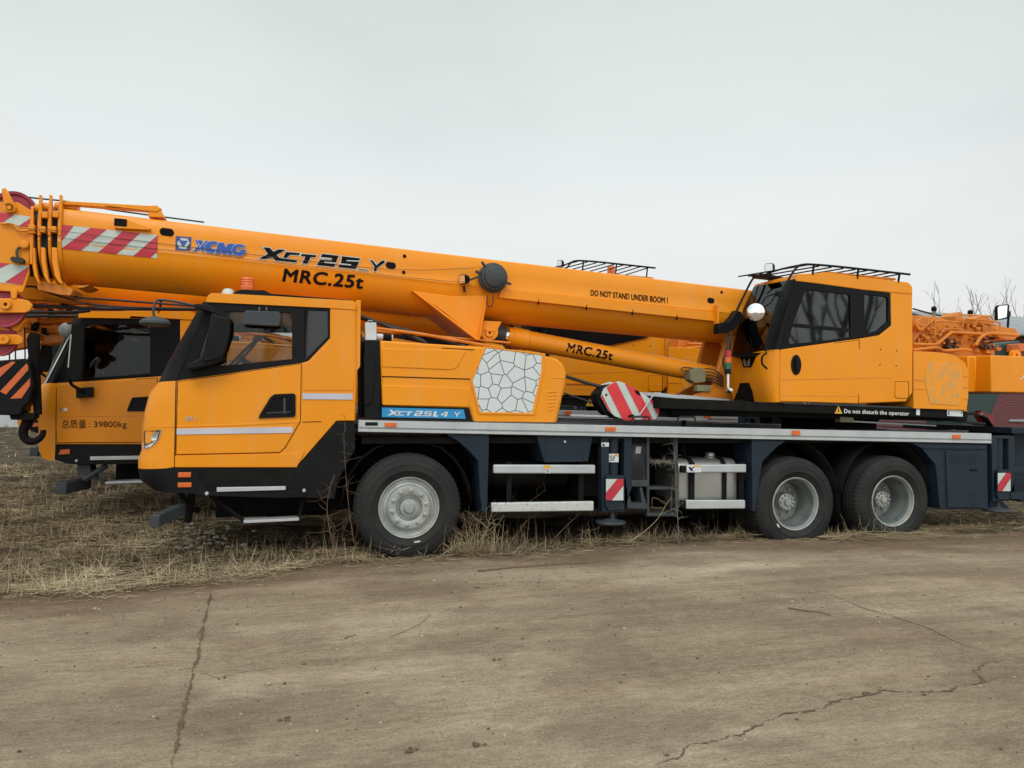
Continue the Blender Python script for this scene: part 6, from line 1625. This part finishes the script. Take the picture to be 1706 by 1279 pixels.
# =================================================================== BACKGROUND
# bare trees
M['bark'] = paint('grey_bark', (.20, .18, .17), (.27, .25, .235), .9, scale=6)
def tree(x, y, h, sd, lab, grp='bare trees on the right horizon', th=1.0):
    rr = random.Random(sd); root = tag(empty('bare_tree', Vector((x, y, 0))), lab, 'tree', grp)
    global ORG; ORG = Vector((x, y, 0)); tr = MB(); cr = MB()
    def grow_b(p, d, L_, r, lev, mbx):
        pts = [p]; n = 4
        for k in range(n): d = (d+Vector((rr.gauss(0, .09), rr.gauss(0, .09), .03))).normalized(); pts.append(pts[-1]+d*L_/n)
        mbx.tube(pts, r, 6 if lev < 1 else 4, 0, r*.45)
        if lev >= 3: return
        for k in range(6 if lev == 0 else 3):
            t = rr.uniform(.3, 1); i = min(n-1, int(t*n)); a_ = pts[i].lerp(pts[i+1], t*n-i)
            az = rr.uniform(0, 2*PI); dd_ = (d+Vector((math.cos(az), math.sin(az), rr.uniform(.1, .6)))*rr.uniform(.35, .7)).normalized()
            grow_b(a_, dd_, L_*rr.uniform(.25, .45), r*.45, lev+1, cr)
    grow_b(Vector((x, y, -.1)), Vector((0, 0, 1)), h*.86, h*.009*th, 0, tr)
    tr.build('trunk', 'bark', root); cr.build('crown', 'bark', root); ORG = Vector((0, 0, 0))
for i, (px, py) in enumerate(((1540, 500), (1575, 478), (1592, 488), (1609, 478), (1625, 490), (1645, 505), (1693, 490), (1702, 500), (1662, 512))):
    yy = 44+i % 3*5; p = at(px, py, yy)
    tree(p.x, yy, p.z, 20+i, ['leftmost bare tree, just beside the operator cab edge', 'tall thin bare tree behind the left breather cap', 'slim bare tree between the two breather caps', 'tallest bare tree behind the winch pipes', 'bare tree just right of the second breather cap', 'low bare tree left of the tall mirror', 'bare tree right of the tall mirror', 'bare tree at the right edge of the photo', 'small bare tree directly behind the tall mirror'][i])
for i, (x, y, h) in enumerate(((-9, -16, 9), (-3, -19, 10), (3, -15, 8.5), (9, -20, 11), (14, -17, 9), (20, -14, 9), (26, -18, 10), (22, -12, 9.5), (24, -15, 10), (29, -16, 9), (0, -13, 9), (-1.5, -17, 8), (32, -19, 11))):
    tree(x, y, h, 60+i, 'bare tree standing behind the photographer, mirrored in the cab windows', 'bare trees behind the photographer', 2.2)
# red building right
def brickmat():
    m, nt, b = newmat('red_siding'); tc = nt.nodes.new('ShaderNodeTexCoord'); sp = nt.nodes.new('ShaderNodeSeparateXYZ'); cb = nt.nodes.new('ShaderNodeCombineXYZ')
    nt.links.new(tc.outputs['Object'], sp.inputs[0]); nt.links.new(sp.outputs['X'], cb.inputs['X']); nt.links.new(sp.outputs['Z'], cb.inputs['Y'])
    br = nt.nodes.new('ShaderNodeTexBrick'); br.inputs['Scale'].default_value = 2.6; br.inputs['Color1'].default_value = (.13, .026, .03, 1); br.inputs['Color2'].default_value = (.10, .02, .024, 1); br.inputs['Mortar'].default_value = (.17, .09, .085, 1); br.inputs['Mortar Size'].default_value = .018
    nt.links.new(cb.outputs[0], br.inputs['Vector']); nt.links.new(br.outputs['Color'], b.inputs['Base Color']); b.inputs['Roughness'].default_value = .8
    return m
M['brick'] = brickmat()
M['roofgrey'] = paint('grey_sheet_roof', (.24, .25, .27), (.3, .31, .33), .6, scale=2)
p0 = at(1636, 660, 22); 
ORG = Vector((p0.x, 22, 0)); bl = tag(empty('brick_building', ORG), 'low dark red brick building with a grey roof beyond the counterweight on the right', 'building')
z1 = at(1700, 560, 22).z; z2 = at(1700, 537, 23.5).z
mb = MB(); mb.box(p0.x, p0.x+14, 22, 22.3, -.2, z1); mb.box(p0.x, p0.x+.3, 22.3, 28, -.2, z1); mb.box(p0.x, p0.x+14, 28, 28.3, -.2, z1); mb.build('wall', 'brick', bl, each=True)
mb = MB(); mb.grid([[Vector((x, 21.6, z1)) for x in (p0.x-.4, p0.x+14.5)], [Vector((x, 25, z2+.4)) for x in (p0.x-.4, p0.x+14.5)], [Vector((x, 28.6, z1)) for x in (p0.x-.4, p0.x+14.5)]], 0, False); mb.build('roof', 'roofgrey', bl, solid=.08)
mb = MB()
for k in range(4): mb.box(p0.x+1.2+k*3, p0.x+1.9+k*3, 21.95, 22.0, 1.0, 1.08)
mb.build('ledge', 'roofgrey', bl, each=True)
ORG = Vector((0, 0, 0))
# dark green equipment box with an orange lamp behind the tail
q = at(1672, 568, 12.5); ORG = Vector((q.x, 12.5, 0))
gb = tag(empty('equipment_cabinet', ORG), 'dark green machinery hood with an orange lamp behind the counterweight', 'machine')
M['green'] = paint('dark_green_paint', (.012, .035, .03), (.015, .042, .035), .5, scale=3)
mb = MB(); mb.px([(1600, 600), (1662, 578), (1666, 572), (1700, 567), (1700, 600), (1672, 640), (1652, 690), (1600, 720)], 12.5, 13.4); mb.build('hood', 'green', gb, .03)
mb = MB(); mb.px([(1698, 575), (1698, 572), (1745, 572), (1745, 586), (1697, 586)], 12.2, 12.5); mb.build('lamp', 'lens', gb, .02)
mb = MB(); mb.box(q.x-1.0, q.x-.2, 12.7, 13.3, -.1, 1.4); mb.build('base', 'matblack', gb)
ORG = Vector((0, 0, 0))
# far wood line and sheds, mostly hidden
M['wood'] = paint('winter_wood', (.06, .05, .04), (.11, .095, .08), .95, scale=1.5)
mb = MB(); rr = random.Random(9)
for k in range(2600):
    x = rr.uniform(-120, 140); y = rr.uniform(85, 110); h = rr.uniform(2.0, 5); w_ = rr.uniform(.1, .35)
    mb.add([Vector((x-w_, y, 0)), Vector((x+w_, y, 0)), Vector((x+w_*rr.uniform(-.5, 2.5), y, h)), Vector((x-w_*.3, y, h*.9))], [[0, 1, 2, 3]])
tag(mb.build('distant_wood', 'wood', None), kind='stuff')
p = at(112, 630, 40); ORG = Vector((p.x, 40, 0)); sh = tag(empty('site_shed', ORG), 'pale flat-roofed shed far off between the hanging hook and the second cab', 'building')
M['shed'] = paint('pale_shed_panel', (.38, .40, .40), (.45, .47, .47), .7, scale=1)
zs = at(112, 618, 40).z
mb = MB(); mb.box(p.x-5, p.x+3, 40, 44, -.1, zs); mb.build('wall', 'shed', sh, each=True); mb = MB(); mb.box(p.x-5.3, p.x+3.3, 39.7, 44.3, zs+.003, zs+.25); mb.build('roof', 'roofgrey', sh)
mb = MB()
for k in range(4): mb.box(p.x-4.4+k*1.9, p.x-3.4+k*1.9, 39.96, 39.995, zs-1.6, zs-.5)
mb.build('window', 'glassdark', sh, each=True)
ORG = Vector((0, 0, 0))

# =================================================================== SKY, SUN
w = bpy.data.worlds.new('World'); S.world = w; w.use_nodes = True; nt = w.node_tree; bg = nt.nodes['Background']
L = nt.links.new; NN = nt.nodes.new
sky = NN('ShaderNodeTexSky'); sky.sky_type = 'NISHITA'; sky.sun_disc = False; sky.sun_elevation = R(48); sky.sun_rotation = R(200)
tc = NN('ShaderNodeTexCoord'); sp = NN('ShaderNodeSeparateXYZ'); L(tc.outputs['Generated'], sp.inputs[0])
# overcast brightness: even grey low in the north, brighter overhead and towards the veiled sun
def mr(src, a, b, c, d):
    m = NN('ShaderNodeMapRange'); m.interpolation_type = 'SMOOTHSTEP'; m.inputs['From Min'].default_value = a; m.inputs['From Max'].default_value = b; m.inputs['To Min'].default_value = c; m.inputs['To Max'].default_value = d; L(src, m.inputs['Value']); return m.outputs[0]
def mth(op, a, b):
    m = NN('ShaderNodeMath'); m.operation = op
    for i, v in enumerate((a, b)):
        if isinstance(v, (int, float)): m.inputs[i].default_value = v
        else: L(v, m.inputs[i])
    return m.outputs[0]
up = mr(sp.outputs['Z'], .48, .85, 0.0, .65)
back = mr(sp.outputs['Y'], .35, -.6, 0.0, .68)
cl = NN('ShaderNodeTexNoise'); cl.inputs['Scale'].default_value = 1.6; cl.inputs['Detail'].default_value = 4
mp = NN('ShaderNodeMapping'); mp.inputs['Scale'].default_value = (1, 1, 2.4); L(tc.outputs['Generated'], mp.inputs['Vector']); L(mp.outputs[0], cl.inputs['Vector'])
clv = mr(cl.outputs['Fac'], .32, .68, .93, 1.05)
br_ = mth('MULTIPLY', mth('ADD', mth('ADD', 1.0, up), back), clv)
ramp = NN('ShaderNodeValToRGB'); cr = ramp.color_ramp
cr.elements[0].position = .0; cr.elements[0].color = (.79, .79, .775, 1); cr.elements[1].position = .55; cr.elements[1].color = (.665, .735, .72, 1)
e = cr.elements.new(.22); e.color = (.83, .87, .862, 1)
L(sp.outputs['Z'], ramp.inputs['Fac'])
sc = NN('ShaderNodeVectorMath'); sc.operation = 'SCALE'; L(ramp.outputs[0], sc.inputs[0]); L(br_, sc.inputs['Scale'])
hs = NN('ShaderNodeHueSaturation'); hs.inputs['Saturation'].default_value = .25; hs.inputs['Value'].default_value = .10; L(sky.outputs[0], hs.inputs['Color'])
mx = NN('ShaderNodeMixRGB'); mx.inputs[0].default_value = .08; L(sc.outputs[0], mx.inputs[1]); L(hs.outputs[0], mx.inputs[2])
L(mx.outputs[0], bg.inputs['Color']); bg.inputs['Strength'].default_value = 1.0
sd = bpy.data.lights.new('sun', 'SUN'); sd.energy = 1.1; sd.angle = R(25); sd.color = (1, .97, .92)
so = bpy.data.objects.new('sun', sd); COL.objects.link(so)
az, el = R(200), R(48)
dirv = Vector((math.sin(az)*math.cos(el), math.cos(az)*math.cos(el), math.sin(el)))
so.rotation_euler = dirv.to_track_quat('Z', 'Y').to_euler()
S.view_settings.view_transform = 'Standard'; S.view_settings.look = 'None'; S.view_settings.exposure = 0; S.view_settings.gamma = 1
